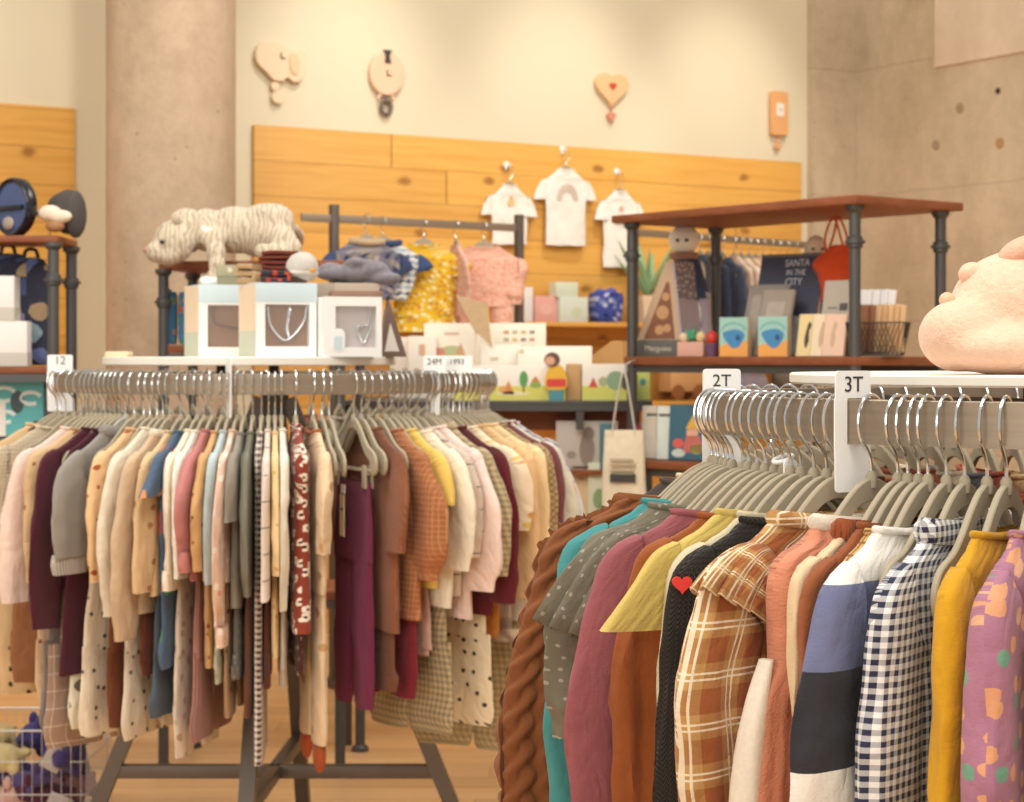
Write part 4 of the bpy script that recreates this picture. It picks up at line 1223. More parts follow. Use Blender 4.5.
def gift_box(px, py, d, rz, w, dep, h, label, style):
    p = at(px, py, d)
    r = thing('gift_box', label, 'gift box', (p.x, p.y, ZB), math.radians(rz), 'white gift boxes on the board')
    # local: X to the right along the front, Y into the box, front-left-bottom corner at the origin
    f = 0.012
    lid = 0.04 if style != 'plain' else 0.0
    x0, x1, z0, z1 = (0.02, w - 0.015, 0.022, h - 0.045) if style != 'plain' else (0.025, w - 0.012, 0.02, h - 0.02)
    c = MB()
    c.box(0, w, 0.02, dep, 0, h, 0.0015)                       # body behind the window bay
    c.box(0, x0, 0, 0.021, 0, h); c.box(x1, w, 0, 0.021, 0, h)
    c.box(x0, x1, 0, 0.021, 0, z0); c.box(x0, x1, 0, 0.021, z1, h)
    c.build('carton', plain('f2efea', 0.5, 0, 0.01), r, 30)
    MB().box(x0 + 0.0005, x1 - 0.0005, 0.0185, 0.0198, z0, z1).build('inner_card', M_BROWNIN if style != 'plain' else plain('bfb4b0', 0.6), r)
    MB().box(x0 + 0.0005, x1 - 0.0005, 0.0006, 0.0012, z0 + 0.0005, z1 - 0.0005).build('window_film', M_FILM, r)
    if style != 'plain':
        MB().box(-0.0002, w + 0.0012, -0.0014, dep * 0.5, h - lid, h + 0.001, 0.001).build('lid', M_PALEBLUE, r)
        MB().box(-0.001, -0.0002, 0.002, dep - 0.002, 0.055, h - 0.002).build('side_panel', M_BEIGE, r)
        MB().box(-0.0012, -0.0003, 0.002, dep - 0.002, 0.002, 0.056).build('lower_panel', M_SAGE, r)
        text('lettering', 'gift', 0.010, Matrix.Translation((w * 0.5, -0.0016, h - 0.02)) @ Matrix.Rotation(PI / 2, 4, 'X'), plain('e9f0f0', 0.5), r) if False else None
    if style == 'ribbon':
        mb = MB(); xm = (x0 + x1) / 2; zt = z1 - 0.005
        pts = spline([(x0 + 0.008, 0.010, zt), (x0 + 0.014, 0.008, z0 + 0.045), (xm - 0.01, 0.008, z0 + 0.016), (xm + 0.012, 0.008, z0 + 0.022), (x1 - 0.012, 0.009, z0 + 0.055), (x1 - 0.006, 0.010, zt)], 6)
        mb.tube(pts, 0.008, 8, 0.4)
        mb.build('handle_cord', M_SILVER, r)
        mb = MB(); mb.tube(spline([(xm + 0.008, 0.012, zt), (xm, 0.010, (zt + z0) / 2), (xm + 0.006, 0.010, z0 + 0.02)], 6), [0.006, 0.011, 0.012, 0.012, 0.011, 0.01, 0.01, 0.011, 0.011, 0.01, 0.009, 0.008, 0.006], 10, 0.4)
        mb.build('wrapped_toy', M_SILVER, r)
    elif style == 'cord':
        mb = MB(); mb.tube(spline([(x0 + 0.02, 0.010, z1 - 0.004), (x0 + 0.016, 0.009, z1 - 0.03), (x0 + 0.03, 0.009, z1 - 0.045), (x1 - 0.004, 0.010, z1 - 0.055)], 6), 0.003, 8)
        mb.build('handle_cord', plain('5c4232', 0.5), r)
    else:
        mb = MB(); mb.tube(spline([(x1 - 0.012, 0.010, z1 - 0.006), (x1 - 0.02, 0.009, z1 - 0.04), (x0 + 0.05, 0.009, z0 + 0.045), (x0 + 0.055, 0.010, z0 + 0.02), (x1 - 0.025, 0.010, z0 + 0.012), (x1 - 0.012, 0.010, z0 + 0.04)], 6), 0.0055, 8, 0.45)
        mb.build('wrapped_toy', M_SILVER, r)
        MB().prism(rrect(0.016, 0.045, 0.012, 0.06, 0.012, 5), -0.001, 0.0003).build('label_card', plain('f2efea', 0.5, 0, 0.01), r)
        MB().prism(rrect(0.021, 0.039, 0.016, 0.044, 0.003, 3), -0.0018, -0.0008).build('label_print', M_PALEBLUE, r)
    return r

gift_box(199, 357, 4.30, 24, 0.122, 0.13, 0.163, 'white gift box with pale blue lid and empty brown window, left', 'cord')
gift_box(256, 357, 4.04, 22, 0.133, 0.15, 0.157, 'white gift box with pale blue lid and shiny ribbon loop, middle', 'ribbon')
gift_box(324, 357, 4.03, 17, 0.126, 0.10, 0.128, 'plain white gift box with rounded window notch, right', 'plain')

def on_board(px, z, d):
    p = at(px, HY, d)
    return (p.x, p.y, z)
ZT = ZB + 0.1585          # on top of the gift boxes
# flat beige card at the board's left end
o = MB().prism(rrect(-0.026, 0.026, 0, 0.012, 0.004, 3), -0.03, 0.03, 0.001).build('card_holder', plain('dccaa6', 0.7)); o.location = on_board(119, ZB, 4.30)
tag(o, 'small beige card holder lying at the left end of the board', 'card holder')
# olive box on the left gift box
r = thing('trinket_box', 'small olive green box on top of the left gift box', 'box', on_board(229, ZT + 0.006, 4.375), math.radians(12))
MB().box(-0.027, 0.027, -0.025, 0.025, 0, 0.030, 0.002).build('base', plain('8f8a6c', 0.6), r)
MB().box(-0.029, 0.029, -0.027, 0.027, 0.020, 0.046, 0.002).build('lid', plain('a5a082', 0.6), r)
MB().prism(ell(0, 0.034, 0.006, 0.006, 12), -0.0285, -0.0275).build('emblem', plain('d8cfae', 0.6), r)
# white cloth on the left gift box
o = blob('muslin_cloth', [((0, 0, 0.010), (0.032, 0.025, 0.011)), ((0.024, -0.004, 0.016), (0.018, 0.018, 0.013)), ((-0.018, 0.004, 0.013), (0.018, 0.018, 0.010))], 0.004, Fb('f0ece4'))
o.location = on_board(214, ZT + 0.005, 4.39); tag(o, 'crumpled white muslin cloth on the left gift box', 'cloth')
# stack of folded knits on the middle gift box
def folded(name, label, cat, w, d, h, mat, loc, rz, lay=4, band=None):
    r = thing(name, label, cat, loc, math.radians(rz))
    mb = MB(); t = h / lay
    for k in range(lay):
        # one zig-zag folded sheet: layers joined by rounded ends
        pass
    prof = []
    path = []
    for k in range(lay):
        z = t * (k + 0.5)
        xs = (-w / 2, w / 2) if k % 2 == 0 else (w / 2, -w / 2)
        path += [(xs[0] * 0.94, z), (xs[0] * 0.4, z), (xs[1] * 0.4, z), (xs[1] * 0.94, z)]
        if k < lay - 1:
            path.append((xs[1] * 1.02, z + t / 2))
    pts = spline(path, 4)
    rows = []
    for q in range(13):
        y = -d / 2 + d * q / 12
        rr = []
        th = t * 0.42
        up, dn = [], []
        for i, p in enumerate(pts):
            a = Vector(pts[max(i - 1, 0)]); b = Vector(pts[min(i + 1, len(pts) - 1)])
            tv = (b - a).normalized(); nv = Vector((-tv.y, tv.x))
            wob = 0.0025 * noise.noise(Vector((p[0] * 20, y * 20, p[1] * 50)))
            e = 0.6 if q in (0, 12) else 1.0
            up.append(Vector((p[0] + nv.x * th * e, y, p[1] + nv.y * th * e + wob)))
            dn.append(Vector((p[0] - nv.x * th * e, y, p[1] - nv.y * th * e + wob)))
        rows.append(up + dn[::-1])
    mb.quadgrid(rows, True, None, True, True)
    mb.build('folded_cloth', mat, r, 60)
    if band:
        MB().box(-w * 0.2, w * 0.2, -d / 2 - 0.004, -d / 2 - 0.002, h * 0.2, h * 0.8, 0.0008).build('paper_band', band, r)
    return r
folded('socks', 'navy knitted socks with red hearts on the middle gift box', 'socks', 0.062, 0.06, 0.028, Fb('34343e', 'print', p=0.018, r=0.3, cols=('b8402f', 'c2503c')), on_board(274, ZT, 4.10), 8, 2)
folded('baby_trousers', 'folded tan baby trousers beside the olive box', 'trousers', 0.042, 0.06, 0.045, Fb('d2ac7c', 'knit', p=0.006), on_board(252, ZT, 4.165), -25, 3)
folded('knitted_blanket', 'folded rust red knitted blanket on the gift box pile', 'blanket', 0.085, 0.08, 0.042, Fb('8c3f2e', 'knit', p=0.006), (on_board(281, 0, 4.16)[0], 4.20, ZT + 0.033), -6, 4)
# a low carton carries the blanket
o = MB().box(-0.05, 0.05, -0.035, 0.035, 0, 0.031, 0.002).build('carton', plain('6e5c50', 0.7)); o.location = (on_board(283, 0, 4.22)[0], 4.225, ZT); o.rotation_euler = (0, 0, math.radians(10))
tag(o, 'flat brown carton under the folded rust red blanket', 'carton')
r = thing('baby_hat', 'white knitted baby hat with an orange dot, beside the rust red blanket', 'hat', on_board(300, ZT + 0.002, 4.12), 0.5)
hm = MB(); hm.lathe([(0.034, 0.0), (0.036, 0.01), (0.033, 0.026), (0.022, 0.04), (0.008, 0.047), (0.001, 0.048)], 24)
hb = hm.build('crown', Fb('efe8dc', 'knit', p=0.005), r); hb.rotation_euler = (0.5, 0.3, 0); hb.location = (0, 0, 0.022)
MB().tube([(0.036 * math.cos(a), 0.036 * math.sin(a), 0) for a in [2 * PI * k / 24 for k in range(24)]], 0.005, 8, closed=True).build('brim', Fb('e4dccd', 'rib', p=0.005), r).location = (0.0, 0.0, 0.02)
MB().ellipsoid((0.012, -0.038, 0.026), (0.007, 0.004, 0.006), 10, 8).build('orange_dot', plain('d99a3c', 0.8), r)
# grey floral shoe boxes behind the plain gift box
for k, (px, d, z, w, h, lab, c2) in enumerate(((318, 4.325, ZB, 0.12, 0.165, 'grey floral shoe box standing behind the plain gift box, left', 'b7a695'), (354, 4.335, ZB, 0.10, 0.165, 'grey floral shoe box standing behind the plain gift box, right', 'bfae9c'))):
    r = thing('shoe_box', lab, 'box', on_board(px, z, d), math.radians(14), 'floral shoe boxes')
    MB().box(-w / 2, w / 2, -0.04, 0.05, 0, h, 0.002).build('base', Fb('cfc6ba', 'print', p=0.03, r=0.3, cols=('9c9088', 'e4dccf', 'a89a86')), r, 30)
    MB().box(-w / 2 - 0.002, w / 2 + 0.002, -0.042, 0.052, h - 0.03, h + 0.002, 0.002).build('lid', plain(c2, 0.7), r)
o = MB().box(-0.055, 0.055, -0.035, 0.035, 0, 0.012, 0.002).build('flat_box', plain('8a6a58', 0.7)); o.location = on_board(356, ZB + 0.1295, 4.11); o.rotation_euler = (0, 0, math.radians(14))
tag(o, 'flat brown box lying on the plain white gift box', 'box')
o = blob('floral_dress', [((0, 0, 0.022), (0.075, 0.035, 0.020)), ((0.05, 0, 0.03), (0.045, 0.032, 0.026)), ((-0.04, 0.01, 0.032), (0.03, 0.028, 0.018)), ((0.085, -0.01, 0.012), (0.04, 0.022, 0.016)), ((0.02, -0.012, 0.048), (0.028, 0.024, 0.012))], 0.005,
         mat_fur('grey_floral_cloth', '9a9296', '4f4c56', 45))
o.location = on_board(348, ZB + 0.166, 4.325); tag(o, 'crumpled grey floral dress lying on the floral shoe boxes', 'dress')
# toy tent: small triangular tent beside the plain gift box
r = thing('toy_tent', 'small brown and white toy tent at the right end of the board', 'toy', on_board(386, ZB, 4.20), math.radians(10))
tri = [(-0.02, 0), (0.045, 0), (0.006, 0.125)]
MB().prism(tri, -0.012, 0.05, 0.001).build('tent', plain('7a6458', 0.8), r)
MB().prism([(-0.004, 0.012), (0.028, 0.012), (0.008, 0.075)], -0.0135, -0.0115).build('flap', plain('ede6dc', 0.8), r)
MB().tube([(0.004, 0.02, 0.11), (0.007, 0.02, 0.135)], 0.003).build('pole', M_DARK, r)

# ================================================================== PINK PLUSH PIG ON THE RIGHT BOARD
pig = thing('plush_pig', 'big fluffy pink plush pig lying on the right board', 'plush toy', (0.72, 2.02, 1.1365))
def pg(px, py, d):
    p = at(px, py, d)
    return (p.x - 0.72, p.y - 2.02, p.z - 1.1325)
s = 1.9 / FPX
M_PIG = mat_fur('pink_plush', 'f4d3ba', 'e8b796', 120)
blob('body', [(pg(958, 340, 1.92), (40 * s, 0.05, 37 * s)), (pg(1013, 319, 1.95), (66 * s, 0.075, 66 * s)), (pg(1060, 310, 1.97), (80 * s, 0.09, 68 * s)), (pg(1110, 318, 1.98), (70 * s, 0.085, 60 * s)),
              (pg(1010, 354, 1.90), (70 * s, 0.06, 26 * s))], 0.006, M_PIG, pig, 8)
MB().ellipsoid(pg(947, 304, 1.93), (8 * s, 0.010, 8 * s), 18, 12).build('nostril_pad', mat_fur('pig_pad', 'f0cba8', 'e6b48c', 150), pig)
e = MB(); e.ellipsoid((0, 0, 0), (13 * s, 0.013, 11 * s), 18, 12); e = e.build('ear', M_PIG, pig); e.location = pg(971, 277, 1.94); e.rotation_euler = (0, -0.35, 0.2)
e = MB(); e.ellipsoid((0, 0, 0), (27 * s, 0.022, 13 * s), 18, 12); e = e.build('ear', mat_fur('pig_ear', 'eebfa4', 'e0a284', 150), pig); e.location = pg(1022, 254, 1.93); e.rotation_euler = (0, -0.45, 0.2)
e = MB(); e.ellipsoid((0, 0, 0), (42 * s, 0.02, 10 * s), 20, 12); e = e.build('trotter', M_PIG, pig); e.location = pg(1030, 346, 1.92); e.rotation_euler = (0, -0.28, 0)

# ================================================================== PIPE SHELVES
def pipe_post(parent, x, y, z0, z1, collars, r=0.0145):
    mb = MB()
    prof = [(r * 1.7, z0), (r * 1.7, z0 + 0.012), (r, z0 + 0.02)]
    for c in sorted(collars):
        prof += [(r, c - 0.016), (r * 1.35, c - 0.012), (r * 1.35, c - 0.004), (r * 1.75, c - 0.003), (r * 1.75, c + 0.004), (r * 1.35, c + 0.005), (r * 1.35, c + 0.012), (r, c + 0.016)]
    prof += [(r, z1 - 0.02), (r * 1.6, z1 - 0.010), (r * 1.6, z1)]
    mb.lathe(prof, 18, Matrix.Translation((x, y, 0)))
    return mb.build('post', M_PIPE, parent)

def shelf_unit(label, A, rz, L, D, tops, over, thick=0.028):
    u = thing('pipe_shelf', label, 'shelf unit', (A[0], A[1], 0), math.radians(rz))
    for k, z in enumerate(tops):
        ov = over if k == len(tops) - 1 else over * 0.4
        MB().box(-ov, L + ov, -ov, D + ov, z - thick, z, 0.004).build('shelf_board', M_WALNUT, u)
        if k < len(tops) - 1:
            fr = MB()
            fr.box(-0.01, L + 0.01, -0.004, 0.004, z - thick - 0.022, z - thick - 0.001)
            fr.build('frame_rail', M_PIPE, u)
            MB().box(-0.01, L + 0.01, D - 0.004, D + 0.004, z - thick - 0.022, z - thick - 0.001).build('frame_rail', M_PIPE, u)
    for x in (0, L):
        for y in (0, D):
            pipe_post(u, x, y, 0, tops[-1] - thick, [tops[-1] - 0.115, tops[-2] - 0.25])
    return u
UA = Vector((0.341, 5.40)); URZ = math.degrees(math.atan2(-0.783, 0.622))
UX, UY = Vector((0.622, -0.783)), Vector((0.783, 0.622))
shelf_unit('walnut shelf on dark pipe posts, right of the middle', UA, URZ, 0.83, 0.333, (0.40, 0.86, 1.151, 1.552), 0.042, 0.022)
def on_unit(px, Y, z=1.151):
    k = (px - CX) / FPX
    a = UA + UY * Y
    X = (k * a.y - a.x) / (UX.x - k * UX.y)
    p = a + UX * X
    return Vector((p.x, p.y, z + 0.0006))
def puz(py, p):
    return EYE + (HY - py) / FPX * p.y

# left edge unit
shelf_unit('walnut pipe shelf cut by the left edge of the photo', (-2.10, 4.93), 0, 0.91, 0.20, (0.45, 1.125, 1.465), 0.014, 0.018)
# unit behind the gift boxes
CUR = shelf_unit('walnut pipe shelf behind the gift boxes', (-0.972, 5.30), -6, 0.50, 0.30, (0.5, 1.183, 1.417), 0.012, 0.022)
# ================================================================== THINGS ON THE SHELVES
def book(name, label, cat, base, w, h, t, rz, lean, cover, pages, prints=(), group=None, spine=True):
    """Upright book facing -Y in its own frame, leaning back by `lean` degrees."""
    base = Vector(base); base.z += t * math.sin(math.radians(lean))
    r = thing(name, label, cat, base, math.radians(rz), group)
    M = Matrix.Rotation(-math.radians(lean), 4, 'X')
    MB().box(-w / 2 + 0.002, w / 2 - 0.003, 0.002, t - 0.002, 0.002, h - 0.002, 0, 0, M).build('pages', pages, r, 20)
    c = MB()
    c.box(-w / 2, w / 2, 0, 0.002, 0, h, 0, 0, M); c.box(-w / 2, w / 2, t - 0.002, t, 0, h, 0, 0, M); c.box(-w / 2, -w / 2 + 0.002, 0, t, 0, h, 0, 0, M)
    c.build('cover', cover, r, 20)
    for nm, poly, m in prints:
        q = MB(); q.prism(poly, -0.0008, 0.0, 0, M); q.build(nm, m, r, 20)
    r['_'] = 0
    del r['_']
    return r, M
def words(r, M, s, size, x, z, m, sx=1.0, sp=1.0):
    return text('lettering', s, size, M @ Matrix.Translation((x, -0.0012, z)) @ Matrix.Rotation(PI / 2, 4, 'X'), m, r, 0.0004, 'CENTER', sp, sx)
M_PAGE = plain('e9dfca', 0.8, 0, 0.03, 60)
M_CREAM = plain('efe6d2', 0.6, 0, 0.02)

# --- boxed skull-blue toys: two identical boxes with an orange and blue front
for k, (px, lab) in enumerate(((736, 'teal and orange picture box on the pipe shelf, left of its twin'), (775, 'teal and orange picture box on the pipe shelf, right of its twin'))):
    p = on_unit(px, 0.035)
    r = thing('picture_box', lab, 'box', p, math.radians(-22), 'teal and orange picture boxes')
    w, h, d = 0.078, 0.105, 0.05
    MB().box(-w / 2, w / 2, -d / 2, d / 2, 0, h, 0.0015).build('carton', plain('e9d9b4', 0.6), r)
    MB().box(-w / 2, w / 2, -d / 2 - 0.0008, -d / 2, 0.0, h).build('front_print', plain('9cc4b8', 0.5), r)
    MB().prism([(-w / 2, 0), (w / 2, 0), (w / 2, 0.045), (0.01, 0.03), (-0.01, 0.036), (-w / 2, 0.028)], -d / 2 - 0.0014, -d / 2 - 0.0007).build('orange_print', plain('e8a24c', 0.5), r)
    MB().prism([(x, z) for x, z in spline([(-0.03, 0.06), (-0.012, 0.07), (0.012, 0.072), (0.03, 0.058), (0.018, 0.03), (0.004, 0.022), (-0.012, 0.03)], 4, True)], -d / 2 - 0.002, -d / 2 - 0.0013).build('blue_print', plain('3f86b8', 0.5), r)
    MB().prism(ell(0.013, 0.05, 0.007, 0.008, 12), -d / 2 - 0.0026, -d / 2 - 0.0019).build('dark_print', plain('27517a', 0.5), r)
    MB().prism([(0.035 * math.cos(a), 0.07 + 0.022 * math.sin(a)) for a in [PI * q / 12 for q in range(13)]] + [(0.028 * math.cos(a), 0.07 + 0.016 * math.sin(a)) for a in [PI * (12 - q) / 12 for q in range(13)]], -d / 2 - 0.0014, -d / 2 - 0.0007).build('arch_print', plain('78b2ac', 0.5), r)

# --- triangular tower box with a gingerbread house print
p = on_unit(668, 0.115); p.z = 1.152
r = thing('tower_box', 'tall triangular brown box with a house print, left on the pipe shelf', 'box', p, math.radians(-30))
H = puz(262, p) - 1.151
tri = [(-0.085, 0.045), (0.055, 0.045), (0.028, H), (0.005, H)]
MB().prism(tri, -0.03, 0.10, 0.002).build('carton', plain('c9ab8c', 0.7), r)
MB().prism([(0.0555, 0.047), (0.060, 0.047), (0.033, H), (0.0285, H)], -0.031, 0.101).build('roof', plain('b8adb6', 0.7, 0, 0.12, 60), r)
MB().prism([(0.0455, 0.6 * H), (0.0475, 0.6 * H), (0.0345, H + 0.002), (0.0325, H + 0.002)], -0.032, 0.102).build('roof_snow', Fb('8a7f88', 'dots', 'e6dccf', p=0.02, r=0.2), r)
ins = [(-0.062, 0.05), (0.036, 0.05), (0.018, H - 0.06), (0.010, H - 0.06)]
MB().prism(ins, -0.0315, -0.0295).build('house_print', plain('8a5a40', 0.7), r)
for k, (x, z, q) in enumerate(((-0.012, 0.075, 0.014), (0.012, 0.08, 0.012), (-0.002, 0.125, 0.02), (0.008, 0.17, 0.012))):
    MB().prism(ell(x, z, q, q, 14), -0.0325, -0.0312).build('window_print', plain('c99a6c', 0.7), r)
MB().box(-0.10, 0.075, -0.04, 0.10, 0.0, 0.046, 0.002).build('base', plain('66655c', 0.7), r)
text('lettering', 'Merguess', 0.022, Matrix.Translation((-0.012, -0.0412, 0.022)) @ Matrix.Rotation(PI / 2, 4, 'X'), plain('d8d0bc', 0.6), r)

# --- rag doll leaning behind the tower
p = on_unit(684, 0.225); p.z = 1.152
d = thing('rag_doll', 'rag doll with a round white head and navy jacket behind the tower box', 'doll', p, math.radians(-12))
hz = puz(240, p) - 1.151
hb = blob('body', [((0, 0, hz), (0.046, 0.042, 0.045)), ((0, 0, hz - 0.05), (0.014, 0.014, 0.02)), ((0.008, 0, hz - 0.105), (0.036, 0.024, 0.05)), ((0.02, -0.005, hz - 0.18), (0.03, 0.024, 0.05)), ((0.05, -0.01, 0.05), (0.02, 0.02, 0.055)), ((0.012, -0.01, 0.05), (0.02, 0.02, 0.055)), ((0.04, -0.01, hz - 0.22), (0.02, 0.02, 0.06)), ((0.016, -0.01, hz - 0.22), (0.02, 0.02, 0.06)), ((-0.038, 0, hz - 0.11), (0.012, 0.012, 0.05)), ((0.052, 0, hz - 0.11), (0.012, 0.012, 0.05))], 0.005, Fb('faf2e0'), d)
q = MB(); cloth(q, [(hz - 0.052, 0.006, 0.028, 0.022), (hz - 0.07, 0.008, 0.042, 0.03), (hz - 0.12, 0.014, 0.05, 0.034), (hz - 0.17, 0.022, 0.055, 0.036)], 24, 12, 3.3, 0.002); q.build('dress', Fb('444c60'), d)
for sx in (0.004, 0.046):
    q = MB(); cloth(q, [(hz - 0.155, sx + 0.008, 0.024, 0.025), (hz - 0.22, sx + 0.01, 0.024, 0.024), (0.06, sx + 0.014, 0.023, 0.023), (0.01, sx + 0.016, 0.02, 0.022)], 18, 12, 3.9, 0.002); q.build('trouser_leg', Fb('b9acb4'), d)
MB().tube([(0.032 * math.cos(a), 0.028 * math.sin(a), hz - 0.048) for a in [2 * PI * k / 18 for k in range(18)]], 0.012, 8, closed=True).build('scarf', Fb('cf9c84', 'knit', p=0.006), d)
MB().ellipsoid((0.012, -0.040, hz - 0.004), (0.006, 0.003, 0.005), 10, 6).build('eye', M_DARK, d)
MB().ellipsoid((-0.014, -0.039, hz - 0.004), (0.006, 0.003, 0.005), 10, 6).build('eye', M_DARK, d)

# --- small toys in front of the tower
p = on_unit(694, 0.03)
r = thing('toy_carton', 'low pink carton with a green leaf and flower toy on the pipe shelf', 'toy box', p, math.radians(-25))
MB().box(-0.042, 0.034, -0.02, 0.02, 0, 0.04, 0.002).build('carton', plain('d8a592', 0.6), r)
for k, (x, z, q, c) in enumerate(((-0.028, 0.052, 0.014, 'ddc4a4'), (-0.004, 0.058, 0.015, '5da080'), (0.02, 0.054, 0.015, 'e0c890'))):
    MB().ellipsoid((x, -0.002, z), (q, 0.012, q), 14, 8).build('flower', plain(c, 0.7), r)
MB().prism([(-0.012, 0.05), (-0.02, 0.08), (-0.002, 0.066), (0.012, 0.082), (0.006, 0.05)], -0.016, -0.01).build('leaf', plain('3f9470', 0.7), r)
p = on_unit(712, 0.03)
o = MB().ellipsoid((0, 0, 0.05), (0.017, 0.018, 0.02), 16, 10).build('ball', plain('c83c30', 0.5), None)
r = thing('toy_pot', 'purple pot with a red ball on top beside the teal picture boxes', 'toy', p)
MB().lathe([(0.014, 0), (0.018, 0.034), (0.016, 0.036)], 18).build('pot', plain('6a4a68', 0.6), r)
o.parent = r

# --- books: SANTA IN THE CITY and its neighbours
p = on_unit(779, 0.15)
r, M = book('picture_book', 'large navy picture book lettered SANTA IN THE CITY, leaning back', 'book', p, 0.20, puz(258, p) - 1.151 + 0.010, 0.022, -40, 15, plain('3d3f52', 0.5), M_PAGE,
            [('snow_print', [(x, z) for x, z in spline([(-0.098, 0.004), (0.098, 0.004), (0.098, 0.06), (0.06, 0.1), (0.0, 0.11), (-0.06, 0.09), (-0.098, 0.07)], 3, True)], plain('a9a8a4', 0.6, 0, 0.25, 40)), ('top_band', [(-0.1, 0.278), (0.1, 0.278), (0.1, 0.286), (-0.1, 0.286)], plain('6e6660', 0.6))])
words(r, M, 'SANTA', 0.029, 0.018, 0.258, plain('cfd0d4', 0.6), 0.85)
words(r, M, 'IN THE', 0.023, 0.017, 0.231, plain('cfd0d4', 0.6), 0.85)
words(r, M, 'CITY', 0.029, 0.014, 0.204, plain('cfd0d4', 0.6), 0.85)
p = on_unit(757, 0.11)
r, M = book('picture_book', 'grey picture book with a pale snowy cover in front of the navy book', 'book', p, 0.125, puz(283, p) - 1.151, 0.016, -42, 16, plain('8d8378', 0.6), M_PAGE,
            [('cover_print', rrect(-0.045, 0.045, 0.02, 0.17, 0.006, 2), plain('a3988a', 0.7, 0, 0.15, 50)), ('spot_print', ell(0.03, 0.1, 0.014, 0.018, 14), plain('5a4444', 0.6))])
p = on_unit(768, 0.085)
r, M = book('notebook', 'thin taupe notebook leaning against the grey picture book', 'book', p, 0.10, puz(288, p) - 1.151, 0.012, -42, 16, plain('9c8e80', 0.6), M_PAGE, [('cover_print', rrect(-0.028, 0.028, 0.05, 0.15, 0.004, 2), plain('b0a394', 0.7, 0, 0.15, 50))])
p = on_unit(832, 0.09)
r, M = book('greeting_card', 'grey framed card with two small figures on the pipe shelf', 'card', p, 0.095, puz(279, p) - 1.151, 0.008, -42, 12, plain('b6aa9a', 0.6), M_PAGE,
            [('dark_print', rrect(0.006, 0.03, 0.12, 0.14, 0.002, 2), plain('57504a', 0.6)), ('figure_print', ell(-0.014, 0.06, 0.009, 0.022, 12), plain('7a6a5c', 0.6)), ('figure_print', ell(0.016, 0.06, 0.008, 0.02, 12), plain('6c5c50', 0.6)), ('line_print', rrect(-0.03, 0.0, 0.125, 0.13, 0.001, 1), plain('857a6e', 0.6))])
for k, (px, c, lab) in enumerate(((806, 'e6cf96', 'pale yellow booklet with a small black figure on the pipe shelf'), (820, 'e9d6b4', 'cream booklet next to the pale yellow one'), (832, 'e6c2a8', 'pale pink booklet right of the cream one'))):
    p = on_unit(px, 0.028 - 0.004 * k)
    r, M = book('booklet', lab, 'booklet', p, 0.066, puz(314, p) - 1.151, 0.007, -44, 10, plain(c, 0.6), M_PAGE, [('figure_print', [(x, z) for x, z in spline([(-0.004, 0.02), (0.004, 0.04), (0.002, 0.065), (0.008, 0.08), (0, 0.09), (-0.006, 0.07), (-0.01, 0.04)], 3, True)], plain('4a443c' if k == 0 else 'c9ac8c', 0.6))])
# --- wire basket of cards at the right end
p = on_unit(878, 0.10)
bk = thing('wire_basket', 'dark wire basket of cards at the right end of the pipe shelf', 'basket', p, math.radians(-20))
w, dd, h = 0.15, 0.09, 0.085
mb = MB()
for z, e in ((0.004, 0.8), (h, 1.0)):
    q = rrect(-w / 2 * e, w / 2 * e, -dd / 2 * e, dd / 2 * e, 0.012, 3)
    mb.tube([(x, y, z) for x, y in q], 0.0022, 6, closed=True)
for k in range(-9, 10):
    for s in (-1, 1):
        for yy in (-1, 1):
            xa, xb = k * 0.0105, k * 0.0105 + s * 0.03
            if abs(xa) > w / 2 * 0.8 or abs(xb) > w / 2:
                continue
            mb.tube([(xa, yy * dd / 2 * 0.8, 0.004), (xb, yy * dd / 2, h)], 0.0012, 5)
for k in range(-4, 5):
    for s in (-1, 1):
        for xx in (-1, 1):
            ya, yb = k * 0.011, k * 0.011 + s * 0.02
            if abs(ya) > dd / 2 * 0.8 or abs(yb) > dd / 2:
                continue
            mb.tube([(xx * w / 2 * 0.8, ya, 0.004), (xx * w / 2, yb, h)], 0.0012, 5)
mb.box(-w / 2 * 0.8, w / 2 * 0.8, -dd / 2 * 0.8, dd / 2 * 0.8, 0.001, 0.004)
mb.build('wire_mesh', plain('4a4440', 0.5, 0.5), bk, 30)
for k in range(7):
    o = MB().box(-0.017, 0.017, 0, 0.008, 0.006, 0.125, 0.001).build('card', [plain('dcb98c', 0.7), plain('d3ad80', 0.7), plain('9c6a4c', 0.7)][k % 2 if k > 1 else 2])
    q = p + Vector((0, 0, 0.006)); a = math.radians(-20)
    lx, ly = -0.044 + 0.0155 * k, -0.010
    o.location = (q.x + lx * math.cos(a) - ly * math.sin(a), q.y + lx * math.sin(a) + ly * math.cos(a), q.z)
    o.rotation_euler = (-0.0, 0.10, a - 0.75)
    tag(o, 'kraft paper card standing in the dark wire basket', 'card', 'kraft cards in the wire basket')
for k in range(4):
    o = MB().box(-0.016, 0.016, 0, 0.006, 0, 0.165, 0.001).build('postcard', plain('ece8e6', 0.6))
    a = math.radians(-20)
    lx, ly = -0.05 + 0.02 * k, 0.022
    o.location = (p.x + lx * math.cos(a) - ly * math.sin(a), p.y + lx * math.sin(a) + ly * math.cos(a), p.z + 0.006)
    o.rotation_euler = (-0.04, 0.1, a - 0.35)
    tag(o, 'tall white postcard at the back of the dark wire basket', 'card', 'white postcards in the wire basket')
